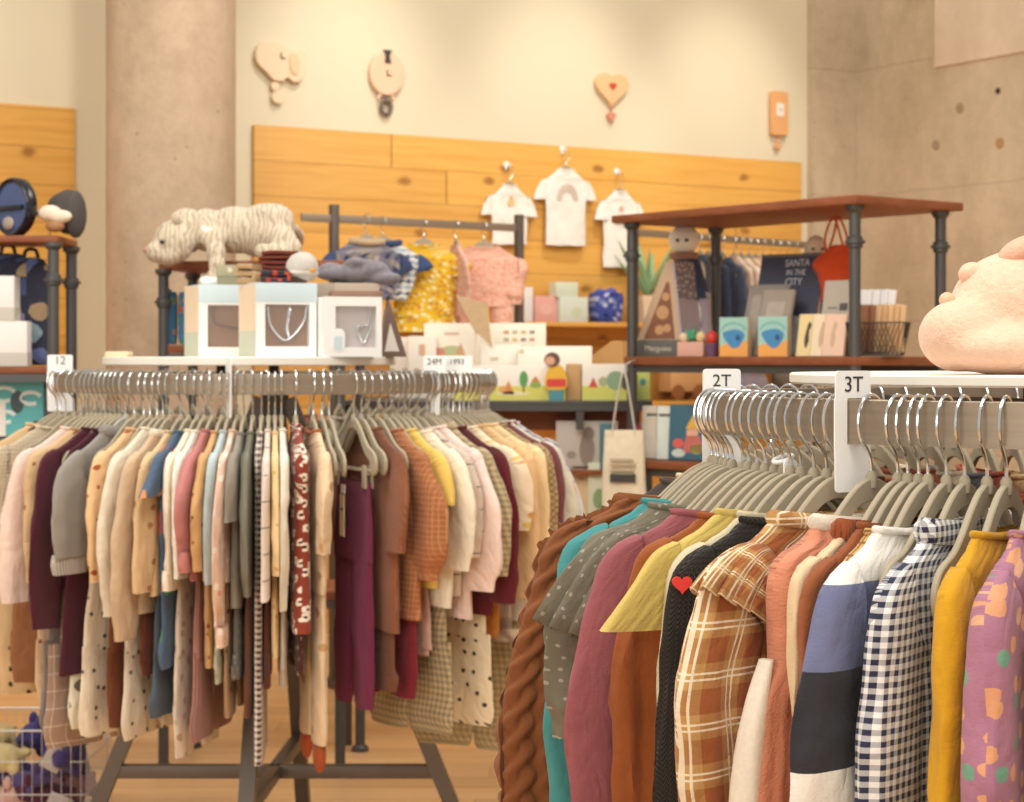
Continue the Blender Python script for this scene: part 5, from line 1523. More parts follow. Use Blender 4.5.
# --- orange bag hanging under the top board
p = on_unit(836, 0.25)
bag = thing('drawstring_bag', 'orange red fabric bag hanging by its handles under the top board', 'bag', (p.x, p.y, 0), math.radians(-15))
zt = 1.531
zm = puz(256, p); zb = puz(312, p)
q = MB(); cloth(q, [(zm + 0.03, 0.01, 0.018, 0.012), (zm + 0.012, 0.004, 0.034, 0.02), (zm - 0.02, -0.01, 0.052, 0.03), (zm - 0.06, 0.0, 0.046, 0.034), (zb + 0.02, 0.008, 0.042, 0.03), (zb, 0.008, 0.026, 0.018)], 40, 30, 8.8, 0.006, None, 18, cap=True, crease=0.003, sleeve=True); q.build('pouch', Fb('e0562a'), bag, 60)
for k in (-1, 1):
    q = MB(); q.tube(spline([(-0.026, 0.006 * k, zm + 0.002), (-0.018 + 0.01 * k, 0.008 * k, (zm + zt) / 2), (0.006 * k, 0.004 * k, zt - 0.004), (0.02 + 0.008 * k, 0.008 * k, (zm + zt) / 2), (0.026, 0.006 * k, zm + 0.002)], 6), 0.006, 8, 0.5); q.build('handle', Fb('dd5228'), bag, 60)
o = blob('plush_ball', [((0, 0, 0.0), (0.034, 0.03, 0.05))], 0.006, mat_fur('cream_plush', 'f1dfc0', 'e2c8a0')); p2 = on_unit(816, 0.28)
r = thing('plush_owl', 'cream plush toy behind the orange bag on the pipe shelf', 'plush toy', p2)
bpy.data.objects.remove(o)
z2 = puz(252, p2) - 1.151
blob('body', [((0, 0, z2), (0.034, 0.03, 0.048)), ((0, 0, z2 - 0.09), (0.05, 0.04, 0.07)), ((0, 0, 0.05), (0.055, 0.04, 0.055))], 0.007, mat_fur('cream_plush', 'f1dfc0', 'e2c8a0'), r)
for sx in (-1, 1):
    MB().ellipsoid((sx * 0.013, -0.029, z2 + 0.006), (0.004, 0.003, 0.004), 8, 6).build('eye', M_DARK, r)

# --- tote bag hanging from the front pipe post
tp = at(624, 372, 5.33)
tb = thing('tote_bag', 'cream canvas tote bag hanging from the left pipe post', 'bag', (tp.x, tp.y, 0), math.radians(-12))
zt, z1 = tp.z, at(624, 430, 5.33).z
q = MB(); cloth(q, [(z1, 0, 0.055, 0.006), (z1 - 0.02, 0, 0.056, 0.009), (z1 - 0.1, 0, 0.06, 0.016), (z1 - 0.22, 0, 0.064, 0.018), (z1 - 0.245, 0, 0.062, 0.006)], 30, 20, 1.2, 0.004, None, 13, 0.002, cap=True); q.build('bag_body', Fb('e8dcc0'), tb, 60)
for k in (-1, 1):
    q = MB(); q.tube(spline([(-0.034, 0.004 * k, z1 - 0.02), (-0.02, 0.004 * k, (z1 + zt) / 2), (0.0, 0.003 * k, zt), (0.018, 0.004 * k, (z1 + zt) / 2), (0.034, 0.004 * k, z1 - 0.02)], 5), 0.0065, 8, 0.35); q.build('strap', Fb('efe8da'), tb, 60)
for k, (x0, x1, zz, hh, c) in enumerate(((-0.036, 0.036, -0.10, 0.006, 'b8a488'), (-0.036, 0.03, -0.085, 0.005, 'bcab92'), (-0.036, 0.036, -0.145, 0.022, '45423e'), (-0.036, 0.034, -0.115, 0.005, 'b8a488'))):
    MB().box(x0, x1, -0.0245, -0.020, z1 + zz, z1 + zz + hh).build('print_line', plain(c, 0.8), tb)
MB().tube([(0.004, 0.0, zt - 0.012), (0.005, 0, zt + 0.02), (0.03, 0.02, zt + 0.035), (0.034, 0.045, zt + 0.03)], 0.003, 8).build('hook', M_CHROME, tb)

# --- third level of the unit: gnome book, red book, silver rolls
p = on_unit(692, 0.07, 0.86)
r, M = book('picture_book', 'dark teal picture book with a yellow-hatted gnome below the pipe shelf', 'book', p, 0.14, 0.155, 0.018, -22, 8, plain('2f5f72', 0.5), plain('b5483c', 0.7),
            [('gnome_hat', [(-0.022, 0.085), (0.018, 0.085), (0.0, 0.13)], plain('dfae3c', 0.6)), ('gnome_face', ell(-0.002, 0.075, 0.018, 0.014, 14), plain('e0a88c', 0.6)), ('gnome_body', [(-0.03, 0.02), (0.032, 0.02), (0.02, 0.066), (-0.02, 0.066)], plain('c8685c', 0.6)), ('flower_print', ell(-0.042, 0.045, 0.016, 0.014, 12), plain('d85a4c', 0.6)),
             ('leaf_print', ell(0.012, 0.03, 0.022, 0.014, 12), plain('b8b860', 0.6)), ('pale_print', ell(-0.04, 0.018, 0.02, 0.012, 12), plain('c9d0c0', 0.6)), ('title_print', rrect(0.02, 0.06, 0.105, 0.118, 0.002, 1), plain('c9a848', 0.6)), ('title_print', rrect(0.02, 0.06, 0.12, 0.132, 0.002, 1), plain('c9a848', 0.6))])
for k, (px, c, lab) in enumerate(((652, 'ddd2c0', 'pale grey book standing left of the gnome book'), (664, 'dfe6d8', 'thin pale green book between the grey and gnome books'))):
    p = on_unit(px, 0.05, 0.86)
    r, M = book('book', lab, 'book', p, 0.05 if k else 0.07, 0.15, 0.014, -24, 6, plain(c, 0.6), M_PAGE, [('title_print', rrect(-0.02, 0.02, 0.12, 0.128, 0.001, 1), plain('6a645c', 0.6))])
p = on_unit(646, 0.02, 0.86)

# --- left edge unit
ZL = 1.465
p = at(18, 204, 4.98)
r = thing('round_case', 'round blue case with a shiny black rim on the left shelf', 'case', (p.x - 0.008, p.y, ZL), math.radians(-40))
R_ = 0.077
Mx = Matrix.Translation((0, 0, R_ + 0.001)) @ Matrix.Rotation(PI / 2, 4, 'X')
rim = MB(); rim.lathe([(R_ - 0.012, -0.013), (R_ - 0.004, -0.017), (R_, -0.012), (R_, 0.012), (R_ - 0.004, 0.017), (R_ - 0.012, 0.013)], 40, Mx, 0, False); rim.build('rim', plain('1e1d22', 0.2), r)
MB().lathe([(0.001, 0.010), (R_ * 0.5, 0.012), (R_ - 0.008, 0.010)], 40, Mx, 0).build('blue_face', plain('44547c', 0.45, 0, 0.2, 30), r)
MB().lathe([(R_ - 0.008, -0.010), (R_ * 0.5, -0.012), (0.001, -0.010)], 40, Mx, 0).build('blue_face', plain('5a6ca0', 0.45), r)
MB().box(-0.055, 0.055, -0.019, -0.010, R_ - 0.008, R_ + 0.004, 0.003).build('strap', plain('16161a', 0.4), r)
MB().ellipsoid((-0.01, -0.014, 0.035), (0.024, 0.006, 0.018), 14, 8).build('badge', plain('a89a8c', 0.4), r)
p = at(60, 212, 4.98)
r = thing('cap', 'dark felt cap with a cream front panel at the shelf end', 'cap', (p.x + 0.004, p.y, ZL + 0.004), math.radians(-20))
blob('crown', [((0.012, 0.014, 0.062), (0.046, 0.04, 0.060)), ((0.036, 0.01, 0.055), (0.024, 0.04, 0.064)), ((-0.012, 0.02, 0.074), (0.042, 0.03, 0.040))], 0.005, plain('4a4440', 0.85, 0, 0.12, 80), r)
blob('front_panel', [((-0.016, -0.03, 0.056), (0.036, 0.022, 0.022)), ((0.020, -0.034, 0.046), (0.034, 0.018, 0.018))], 0.004, plain('e6d2bc', 0.7), r)
MB().ellipsoid((0.004, -0.036, 0.022), (0.028, 0.016, 0.016), 16, 10).build('brown_patch', plain('a5764e', 0.7), r)
MB().tube([(-0.035, 0.01, 0.062), (-0.075, 0.0, 0.058)], 0.007, 8).build('strap', plain('2a2624', 0.7), r)
# patterned bags and boxes on its middle board
ZM = 1.1256
for k, (px, d, w_, h_, lab, c) in enumerate(((8, 5.07, 0.066, 0.30, 'navy backpack with a blue and tan print on the left shelf, left one', ('3c4058', '8a7a98', 'b8a27c', '50648c')), (31, 5.085, 0.050, 0.29, 'dark backpack with a teal and violet print beside the left shelf post', ('3a3a48', '8fa8b0', '6878a8', 'a89070')))):
    p = at(px, HY, d)
    r = thing('backpack', lab, 'backpack', (p.x, p.y, ZM), 0.1)
    q = MB(); cloth(q, [(h_, 0, w_ * 0.45, 0.02), (h_ - 0.01, 0, w_ * 0.75, 0.03), (h_ - 0.05, 0, w_ * 1.0, 0.038), (h_ * 0.5, 0, w_ * 1.05, 0.042), (0.03, 0, w_, 0.04), (0.003, 0, w_ * 0.8, 0.03)], 32, 26, 2.0 + k, 0.004, None, 13, 0.001, cap=True)
    q.build('bag_body', Fb('3a3c4c', 'print', p=0.06, r=0.42, cols=c), r, 60)
    q = MB(); cloth(q, [(h_ * 0.48, 0, w_ * 0.6, 0.02, -0.055), (h_ * 0.4, 0, w_ * 0.8, 0.03, -0.055), (0.06, 0, w_ * 0.78, 0.03, -0.055), (0.03, 0, w_ * 0.6, 0.02, -0.052)], 24, 14, 5.0 + k, 0.002, None, 13, 0.001, True, cap=True) if False else None
    MB().tube(spline([(-0.02, 0, h_ - 0.006), (-0.012, 0, h_ + 0.02), (0.012, 0, h_ + 0.02), (0.02, 0, h_ - 0.006)], 5), 0.005, 8).build('handle', plain('26262e', 0.7), r)
for k, (px, d, z0, w_, h_, lab) in enumerate(((10, 4.99, ZM, 0.10, 0.118, 'white box with a grey foot band on the left shelf, lower of the stack'), (1, 4.99, ZM + 0.1185, 0.085, 0.118, 'white box with a grey foot band on the left shelf, upper of the stack'))):
    p = at(px, HY, d)
    r = thing('white_carton', lab, 'box', (p.x, p.y, z0), 0.08 - 0.05 * k, 'white cartons on the left shelf')
    MB().box(-w_ / 2, w_ / 2, -0.035, 0.035, 0, h_, 0.002).build('carton', plain('efe8e2', 0.5, 0, 0.01), r)
    MB().box(-w_ / 2 - 0.0006, w_ / 2 + 0.0006, -0.0356, 0.0356, 0.0005, 0.036).build('foot_band', plain('c9c2b6', 0.5, 0, 0.02), r)
# package below the middle board
p = at(22, 425, 5.05)
r = thing('package', 'turquoise package with white swirls on the low left shelf', 'package', (p.x, 5.03, 0.4506), 0.03)
zz = 1.102 - 0.4506
MB().box(-0.085, 0.078, -0.03, 0.075, 0, zz, 0.004).build('carton', plain('3e4a4e', 0.5), r)
MB().box(-0.075, 0.068, -0.0312, -0.0298, zz - 0.16, zz - 0.012).build('front_print', plain('58b0b0', 0.5, 0, 0.2, 18), r)
for k, (cx_, cz_, rx_) in enumerate(((-0.035, zz - 0.05, 0.03), (0.035, zz - 0.06, 0.026), (-0.03, zz - 0.11, 0.024))):
    q = MB(); q.tube([(cx_ + rx_ * math.cos(a), -0.0315, cz_ + rx_ * 0.6 * math.sin(a)) for a in [0.3 + 5.0 * t / 16 for t in range(17)]], 0.005, 6, 0.4, (0, 1, 0)); q.build('swirl_print', plain('e2ece8', 0.5), r)
MB().prism(ell(0.0, zz - 0.07, 0.018, 0.03, 14), -0.033, -0.031).build('dark_print', plain('3a4a50', 0.5), r)
MB().box(-0.08, -0.03, -0.034, -0.031, zz - 0.16, zz - 0.07).build('white_label', plain('e8e4dc', 0.5), r)

# --- unit behind the gift boxes: two little backpacks, plush tiger on the top board
for k, (px, lab) in enumerate(((162, 'small blue backpack with fruit print, left of the pair behind the boxes'), (178, 'small blue backpack with an orange animal print, right of the pair behind the boxes'))):
    p = at(px, HY, 5.36 + 0.02 * k)
    r = thing('toddler_backpack', lab, 'backpack', (p.x + 0.02 + 0.006 * k, p.y, 1.1836), -0.12, 'blue toddler backpacks')
    h_ = 0.15
    q = MB(); cloth(q, [(h_, 0, 0.016, 0.026), (h_ - 0.004, 0, 0.020, 0.032), (h_ - 0.03, 0, 0.0215, 0.036), (0.03, 0, 0.0215, 0.036), (0.002, 0, 0.019, 0.032)], 28, 18, 4.0 + k, 0.001, None, 13, 0.001, cap=True)
    q.build('bag_body', Fb('4a84ac', 'print', p=0.03, r=0.36, cols=('d89a3c', '5c9c78', 'cf6a44', 'e0b44c') if k else ('5c90b0', '6a9c80', 'c98a5c', '4a7c9c')), r, 60)
    MB().tube([(0.0, -0.034 + 0.068 * t / 10, h_ * 0.6 + 0.02 * math.sin(PI * t / 10)) for t in range(11)], 0.0225, 4).build('zip', plain('35617c', 0.5), r) if False else None
    MB().tube(spline([(0, -0.014, h_ - 0.004), (0, -0.010, h_ + 0.005), (0, 0.010, h_ + 0.005), (0, 0.014, h_ - 0.004)], 4), 0.003, 8).build('handle', plain('35617c', 0.6), r)
# tiger
TD = 5.27
tg = thing('plush_tiger', 'white striped plush tiger lying along the shelf behind the gift boxes', 'plush toy', (-0.72, TD, 1.445), 0)
def tp_(px, py, dy=0.0):
    q = at(px, py, TD + dy)
    return (q.x + 0.72, q.y - TD, q.z - 1.445)
k = TD / FPX
M_TIGER = mat_fur('tiger_plush', 'e6d8c0', 'c6b498', 110, ('9a8a76', 24))
limb = lambda pts, r: [(tp_(*p), (q * k, q * k, q * k)) for p, q in zip(pts, r)]
body = [(tp_(262, 232, 0.02), (33 * k, 24 * k, 26 * k)), (tp_(235, 230, 0.01), (30 * k, 22 * k, 24 * k)), (tp_(276, 230, 0.02), (19 * k, 22 * k, 27 * k)), (tp_(207, 230, 0.0), (20 * k, 19 * k, 22 * k)), (tp_(186, 230, -0.06), (18 * k, 18 * k, 22 * k)),
        (tp_(174, 242, -0.10), (20 * k, 18 * k, 22 * k)), (tp_(157, 252, -0.115), (12 * k, 13 * k, 11 * k)), (tp_(168, 256, -0.115), (13 * k, 14 * k, 10 * k)), (tp_(268, 216, 0.02), (26 * k, 22 * k, 13 * k))]
body += limb([(214, 240, -0.06), (216, 252, -0.085), (217, 264, -0.095), (217, 275, -0.10), (214, 279, -0.105)], [12, 10, 9, 9, 9])
body += limb([(283, 240, -0.04), (290, 248, -0.05), (284, 252, -0.07), (272, 251, -0.085), (262, 251, -0.09)], [14, 12, 9, 8, 8])
body += limb([(196, 240, 0.05), (190, 246, 0.055), (184, 248, 0.04)], [10, 8, 8])
blob('body', body, 0.007, M_TIGER, tg, 6)
for px, py, dy in ((176, 218, -0.13), (193, 215, -0.06)):
    e = MB(); e.ellipsoid((0, 0, 0), (5 * k, 3 * k, 6 * k), 14, 8); e = e.build('ear', mat_fur('tiger_ear', 'ded0b8', 'b5a48c', 120), tg); e.location = tp_(px, py, dy)
MB().ellipsoid(tp_(146, 250, -0.13), (3.2 * k, 4 * k, 3 * k), 12, 8).build('nose', plain('b98a78', 0.6), tg)
for px, py, dy in ((162, 242, -0.160), (155, 244, -0.09)):
    MB().ellipsoid(tp_(px, py, dy), (2.6 * k, 2.6 * k, 2.4 * k), 12, 8).build('eye', plain('3c2c22', 0.25), tg)
q = MB(); q.tube(spline([tp_(292, 226, 0.06), tp_(300, 236, 0.1), tp_(296, 246, 0.14), tp_(280, 249, 0.15)], 6), 4.5 * k, 10); q.build('tail', M_TIGER, tg)
o = MB(); o.box(-0.016, 0.016, -0.0008, 0.0008, -0.03, 0.014, 0.0004); o = o.build('paper_tag', plain('f0ece6', 0.6), tg); o.location = tp_(206, 232, -0.075); o.rotation_euler = (0, 0.3, 0.1)

# ================================================================== PUZZLE TABLE IN THE MIDDLE
TZ = 1.02
TI = 1.0206
tbl = thing('display_table', 'dark metal display table with shelves below, stacked with puzzle boxes', 'table', (0, 0, 0))
X0, X1, Y0, Y1 = -0.50, 0.415, 5.62, 6.28
MB().box(X0, X1, Y0, Y1, TZ - 0.012, TZ, 0.002).build('table_top', M_PIPE, tbl)
MB().box(X0, X1, Y0, Y0 + 0.02, TZ - 0.03, TZ - 0.011).build('apron', M_PIPE, tbl)
for x in (X0, X1 - 0.025):
    for y in (Y0, Y1 - 0.025):
        MB().box(x, x + 0.025, y, y + 0.025, 0, TZ - 0.012, 0.002).build('leg', M_PIPE, tbl)
MB().box(0.19, 0.212, Y0 + 0.003, Y0 + 0.02, TZ - 0.085, TZ - 0.03).build('bracket', M_PIPE, tbl)
MB().box(X0 + 0.02, X1 - 0.03, Y0 + 0.10, Y0 + 0.12, TZ - 0.09, TZ - 0.013).build('back_panel', M_WALNUT, tbl)
for z in (0.815, 0.64):
    MB().box(X0 + 0.01, X1 - 0.01, Y0 + 0.01, Y1 - 0.01, z - 0.015, z, 0.002).build('shelf_board', M_WALNUT, tbl)
def pbox(px0, px1, py0, d, dep, label, prints, z=TI, base='efe8da', rz=0.0, cat='puzzle box', band=None, py1=None, name='puzzle_box'):
    a, b = at(px0, HY, d), at(px1, HY, d)
    w_, h_ = b.x - a.x, EYE + (HY - py0) / FPX * d - z
    r = thing(name, label, cat, (a.x + w_ / 2, d, z), rz)
    MB().box(-w_ / 2, w_ / 2, 0, dep, 0, h_, 0.0015).build('carton', plain(base, 0.55, 0, 0.02), r)
    if band:
        MB().box(-w_ / 2, w_ / 2, -0.0007, 0.0, 0.0, h_ * band[0]).build('band_print', plain(band[1], 0.6), r)
    for q, (nm, sh, x, zz, rx, rzz, c) in enumerate(prints):
        x, zz, rx, rzz = x * w_ / 2, zz * h_, rx * h_, rzz * h_
        pts = ell(x, zz, rx, rzz, 16) if sh == 'o' else ([(x - rx, zz - rzz), (x + rx, zz - rzz), (x, zz + rzz)] if sh == 't' else rrect(x - rx, x + rx, zz - rzz, zz + rzz, min(rx, rzz) * 0.2, 2))
        MB().prism(pts, -0.0012 - 0.0004 * (q % 3), -0.0004).build(nm, plain(c, 0.6), r)
    return r
pbox(453, 566, 366, 5.66, 0.09, 'long cream puzzle box with a green meadow and child in a yellow jacket', [
    ('fox_print', 't', -0.02, 0.38, 0.18, 0.2, 'd98a4c'), ('fox_print', 'o', -0.12, 0.32, 0.1, 0.1, 'e0a060'), ('tree_print', 'o', 0.25, 0.62, 0.12, 0.24, '5f9c58'), ('trunk_print', 'r', 0.25, 0.33, 0.025, 0.1, '8a6238'), ('house_print', 't', 0.46, 0.62, 0.14, 0.1, 'c98a3c'), ('bush_print', 'o', 0.46, 0.45, 0.16, 0.08, '8fae5c'), ('cloud_print', 'o', 0.06, 0.2, 0.5, 0.06, 'eadfae')], band=(0.42, 'd9d26a'))
pbox(582, 632, 364, 5.66, 0.09, 'short cream puzzle box with a turtle shell and red mushroom print', [('mushroom_print', 't', -0.55, 0.5, 0.13, 0.14, 'cf5a3c'), ('shell_print', 'o', 0.35, 0.55, 0.26, 0.26, '8fae8c'), ('shell_print', 'o', 0.72, 0.55, 0.1, 0.26, '57594c'), ('snail_print', 'o', -0.15, 0.52, 0.14, 0.13, 'b3b38a')], band=(0.4, 'd6d46e'))
pbox(567, 581, 364, 5.665, 0.09, 'narrow brown puzzle box between the two meadow boxes', [], base='c39a66')
cz = pbox(547, 566, 349, 5.645, 0.008, 'cardboard child figure in a yellow and red jacket leaning on the long puzzle box', [('hair_print', 'o', 0.0, 0.86, 0.14, 0.12, '6a4a3c'), ('jacket_print', 'o', 0.05, 0.55, 0.17, 0.22, 'e6b43c'), ('jacket_print', 'r', 0.1, 0.42, 0.16, 0.1, 'd2483c'), ('trouser_print', 'r', 0.05, 0.14, 0.13, 0.12, '4f8f9c')], name='standee', cat='display figure') if False else None
fg = at(556, 399, 5.645)
r = thing('standee', 'cardboard child figure in a yellow and red jacket before the long puzzle box', 'display figure', (fg.x, 5.640, TZ), 0)
s = 5.645 / FPX
def fpr(nm, pts, c, y0=-0.004, y1=0.0):
    MB().prism([(x * s, z * s) for x, z in pts], y0, y1).build(nm, plain(c, 0.6), r)
fpr('trousers', rrect(-7, 7, 0, 14, 2, 2), '4f8f9c')
fpr('jacket', spline([(-9, 12), (9, 12), (11, 22), (7, 33), (0, 37), (-7, 33), (-11, 22)], 3, True), 'e6b43c', -0.005, -0.001)
fpr('jacket_stripe', rrect(-9.5, 10, 14, 22, 2, 2), 'd2483c', -0.006, -0.002)
fpr('head', ell(-4, 41, 8, 7.5, 16), '6a4a3c', -0.006, -0.001)
fpr('face', ell(-6, 40, 5, 4.5, 14), 'd9a888', -0.007, -0.002)
pbox(518, 592, 346, 5.80, 0.12, 'white carton with rounded edge behind the meadow puzzle boxes', [('spot_print', 'o', -0.9, 0.9, 0.05, 0.05, 'c8c4a0')], base='f0e8d8')
pbox(424, 546, 323, 6.0, 0.05, 'tall cream game box with rows of small pictures at the back', [('row_print', 'r', 0.35 + 0.14 * i, 0.88 - 0.1 * j, 0.035, 0.022, ('cf9c78', 'b8b090', 'd9b87c', '9c8a7c')[(i + j) % 4]) for i in range(4) for j in range(3)] + [('scene_print', 'o', -0.55, 0.62, 0.16, 0.08, 'b8bc8c'), ('scene_print', 't', -0.4, 0.64, 0.08, 0.1, 'cfa070'), ('scene_print', 'o', -0.75, 0.6, 0.08, 0.07, 'd98f78'), ('scene_print', 'r', -0.55, 0.86, 0.1, 0.015, 'd9b49c')], base='efe4d0')
pbox(408, 436, 336, 5.95, 0.04, 'small cream box with a pink figure left of the tall game box', [('figure_print', 'r', 0, 0.78, 0.05, 0.09, 'dcae90')], base='f0e4d2')
pbox(390, 409, 337, 5.97, 0.04, 'small pinkish box at the left end of the puzzle table', [('figure_print', 'r', 0.1, 0.75, 0.04, 0.05, 'd9b090')], base='eeddc8')
pbox(480, 520, 345, 5.86, 0.05, 'cream box with a small round lens behind the long puzzle box', [('lens_print', 'o', 0.45, 0.5, 0.07, 0.07, '8a7058'), ('line_print', 'r', -0.3, 0.75, 0.08, 0.02, 'd9b49c')], base='f1e8d8')
# kraft card with a speckled face, tilted
p = at(475, 347, 5.84)
r = thing('kraft_board', 'speckled brown card tilting above the cream game boxes', 'card', (p.x, 5.84, EYE + (HY - 347) / FPX * 5.84), 0.15)
k_ = 5.84 / FPX
MB().prism([(x * k_, z * k_) for x, z in ((-2, 18), (17, 0), (12, 44), (-20, 52))], -0.004, 0.0, 0.001).build('card', plain('c0a27c', 0.8, 0, 0.2, 90), r)
MB().box(0.0, 0.008, 0.0, 0.006, -(EYE + (HY - 347) / FPX * 5.84 - TZ), 0.10).build('stand', M_BEIGE, r)
# tan wedge box at the right
p = at(606, 362, 6.0)
r = thing('wedge_box', 'tan open carton behind the short puzzle box', 'carton', (p.x, 6.0, TZ), -0.3)
zz = EYE + (HY - 341) / FPX * 6.0 - TZ
MB().prism([(-0.05, 0), (0.06, 0), (0.05, zz), (0.02, zz), (-0.045, zz * 0.75)], 0, 0.08, 0.002).build('carton', plain('c8975a', 0.7), r)
# right end: bright green and blue box standing on the table behind the post
pbox(636, 650, 370, 5.75, 0.05, 'narrow lime green box with a blue spot behind the pipe post', [('spot_print', 'o', 0, 0.6, 0.1, 0.12, '4c9c9c')], base='c9d478', z=TZ)
# shelf below the table top: picture cards
def low(px0, px1, py0, z, d, label, base, prints, cat='picture book', name='picture_book', rz=0.0):
    return pbox(px0, px1, py0, d, 0.02, label, prints, z + 0.0006, base, rz, cat, None, None, name)
low(556, 618, 421, 0.815, 5.66, 'grey picture book with a soft animal on the shelf below the table', 'c9c0b6', [('animal_print', 'o', 0.0, 0.4, 0.16, 0.34, '94867c'), ('animal_print', 'o', 0.05, 0.74, 0.12, 0.14, '8a7c72'), ('animal_print', 'o', 0.62, 0.22, 0.07, 0.18, '8f7f76'), ('rock_print', 'o', -0.5, 0.3, 0.1, 0.08, 'a09488')])
low(600, 614, 424, 0.815, 5.64, 'teal book spine beside the tote bag', '4f7c82', [], 'book', 'book')
low(640, 652, 423, 0.815, 5.655, 'beige book at the right end of the shelf below the table', 'ddd2c2', [('line_print', 'r', 0, 0.82, 0.08, 0.03, '6a645c')], 'book', 'book')
low(632, 641, 425, 0.815, 5.635, 'red book half hidden behind the tote bag', 'b8303c', [], 'book', 'book')
low(572, 590, 466, 0.64, 5.66, 'tan book on the lowest shelf below the table', 'e0c49c', [('line_print', 'r', 0, 0.8, 0.05, 0.02, 'b89470')], 'book', 'book')
low(588, 611, 463, 0.64, 5.645, 'pale green picture book with leaves on the lowest shelf', 'dde2c8', [('leaf_print', 'o', 0, 0.45, 0.1, 0.16, '8fae7c'), ('leaf_print', 'o', 0.4, 0.35, 0.07, 0.1, '6f9c6c')])

# ================================================================== WALL SIDE: LEDGES, T-SHIRTS, CLOTHES RAILS
ZW = 1.303
lg = struct(wall_obj(MB().box(0.35, 2.85, -0.27, -0.025, -0.02, 0.0, 0.002), 'trim_9', M_PINE, ZW))
lg2 = struct(wall_obj(MB().box(0.35, 2.85, -0.35, -0.025, -0.02, 0.0, 0.002), 'trim_10', M_PINE, 0.955))
def on_wall(px, off, z=ZW):
    """Point on the ledge, `off` metres out from the wall, in photo column px."""
    k_ = (px - CX) / FPX
    a = W0 + WN * off
    t = (k_ * a.y - a.x) / (WU.x - k_ * WU.y)
    p = a + WU * t
    return Vector((p.x, p.y, z))
def wbox(px0, px1, py0, off, dep, label, base, cat='box', name='gift_carton', prints=(), z=ZW):
    a, b = on_wall(px0, off, z), on_wall(px1, off, z)
    w_ = (b - a).length
    m_ = (a + b) / 2
    r = thing(name, label, cat, m_, WALL_RZ)
    h_ = EYE + (HY - py0) / FPX * m_.y - z
    MB().box(-w_ / 2, w_ / 2, 0, dep, 0, h_, 0.0015).build('carton', plain(base, 0.55, 0, 0.02), r)
    for nm, x, zz, rx, rzz, c in prints:
        MB().prism(ell(x * w_, zz * h_, rx * h_, rzz * h_, 14), -0.001, -0.0002).build(nm, plain(c, 0.6), r)
    return r
wbox(509, 520, 288, 0.14, 0.05, 'thin pale yellow box left of the rack post on the ledge', 'efe4c4')
wbox(522, 533, 287, 0.15, 0.06, 'white box with a pink side right of the rack post on the ledge', 'eee9e4')
wbox(535, 557, 296, 0.15, 0.08, 'pink square box on the ledge', 'e9ada0', prints=[('spot_print', 0, 0.5, 0.3, 0.22, 'eebcb0')])
wbox(557, 562, 282, 0.075, 0.04, 'narrow tan box behind the pink box on the ledge', 'd9c49c')
r = wbox(560, 588, 297, 0.17, 0.09, 'pale mint box on the ledge, lower of two', 'dce4d4', prints=[('spot_print', 0.1, 0.4, 0.25, 0.2, 'cfd9b8')])
hh = EYE + (HY - 297) / FPX * r.location.y
wbox(556, 578, 282, 0.165, 0.06, 'small mint box standing on the lower mint box', 'd9e2cc', z=hh)
# blue patterned basket
p = on_wall(606, 0.14)
r = thing('fabric_basket', 'blue patterned fabric basket on the ledge', 'basket', p, WALL_RZ)
q = MB(); cloth(q, [(0.135, 0, 0.075, 0.06), (0.10, 0, 0.08, 0.065), (0.04, 0, 0.076, 0.06), (0.002, 0, 0.066, 0.05)], 36, 16, 6.0, 0.004, None, 20, 0.004, cap=True); q.build('basket_body', Fb('4a56a0', 'print', p=0.03, r=0.36, cols=('8a94c8', '2e3878', 'c0c4dc', '3a4690')), r, 60)
p = on_wall(606, 0.14)
mb = blob('contents', [((0.0, 0, 0.12), (0.06, 0.045, 0.03)), ((0.03, 0, 0.13), (0.03, 0.03, 0.03)), ((-0.035, 0.0, 0.128), (0.03, 0.03, 0.026))], 0.008, Fb('525ca6', 'print', p=0.03, r=0.36, cols=('8a94c8', '2e3878', 'c0c4dc', '3a4690')), r)
# potted succulent
p = on_wall(648, 0.16)
r = thing('potted_plant', 'green succulent in a cream square pot on the ledge', 'potted plant', p, WALL_RZ)
MB().prism([(-0.058, 0.0), (0.058, 0.0), (0.066, 0.125), (-0.066, 0.125)], -0.055, 0.055, 0.003).build('pot', plain('e6ccaa', 0.7), r)
MB().box(-0.055, 0.055, -0.045, 0.045, 0.124, 0.128).build('soil', plain('5a4634', 0.9), r)
M_LEAF = plain('8fae80', 0.5, 0, 0.15, 30)
for k in range(11):
    a = 2 * PI * k / 11 + 0.3; ln = 0.16 + 0.05 * (k % 3); el_ = 0.7 + 0.18 * (k % 4)
    pts = []; rr = []
    for t in range(7):
        f = t / 6
        e2 = el_ + 0.35 * f
        pts.append((math.cos(a) * ln * f * math.cos(el_), math.sin(a) * ln * f * math.cos(el_) * 0.8, 0.127 + ln * f * math.sin(e2)))
        rr.append(0.018 * (math.sin(PI * (0.25 + 0.72 * f))) + 0.001)
    MB().tube(pts, rr, 10, 0.45).build('leaf', M_LEAF, r)
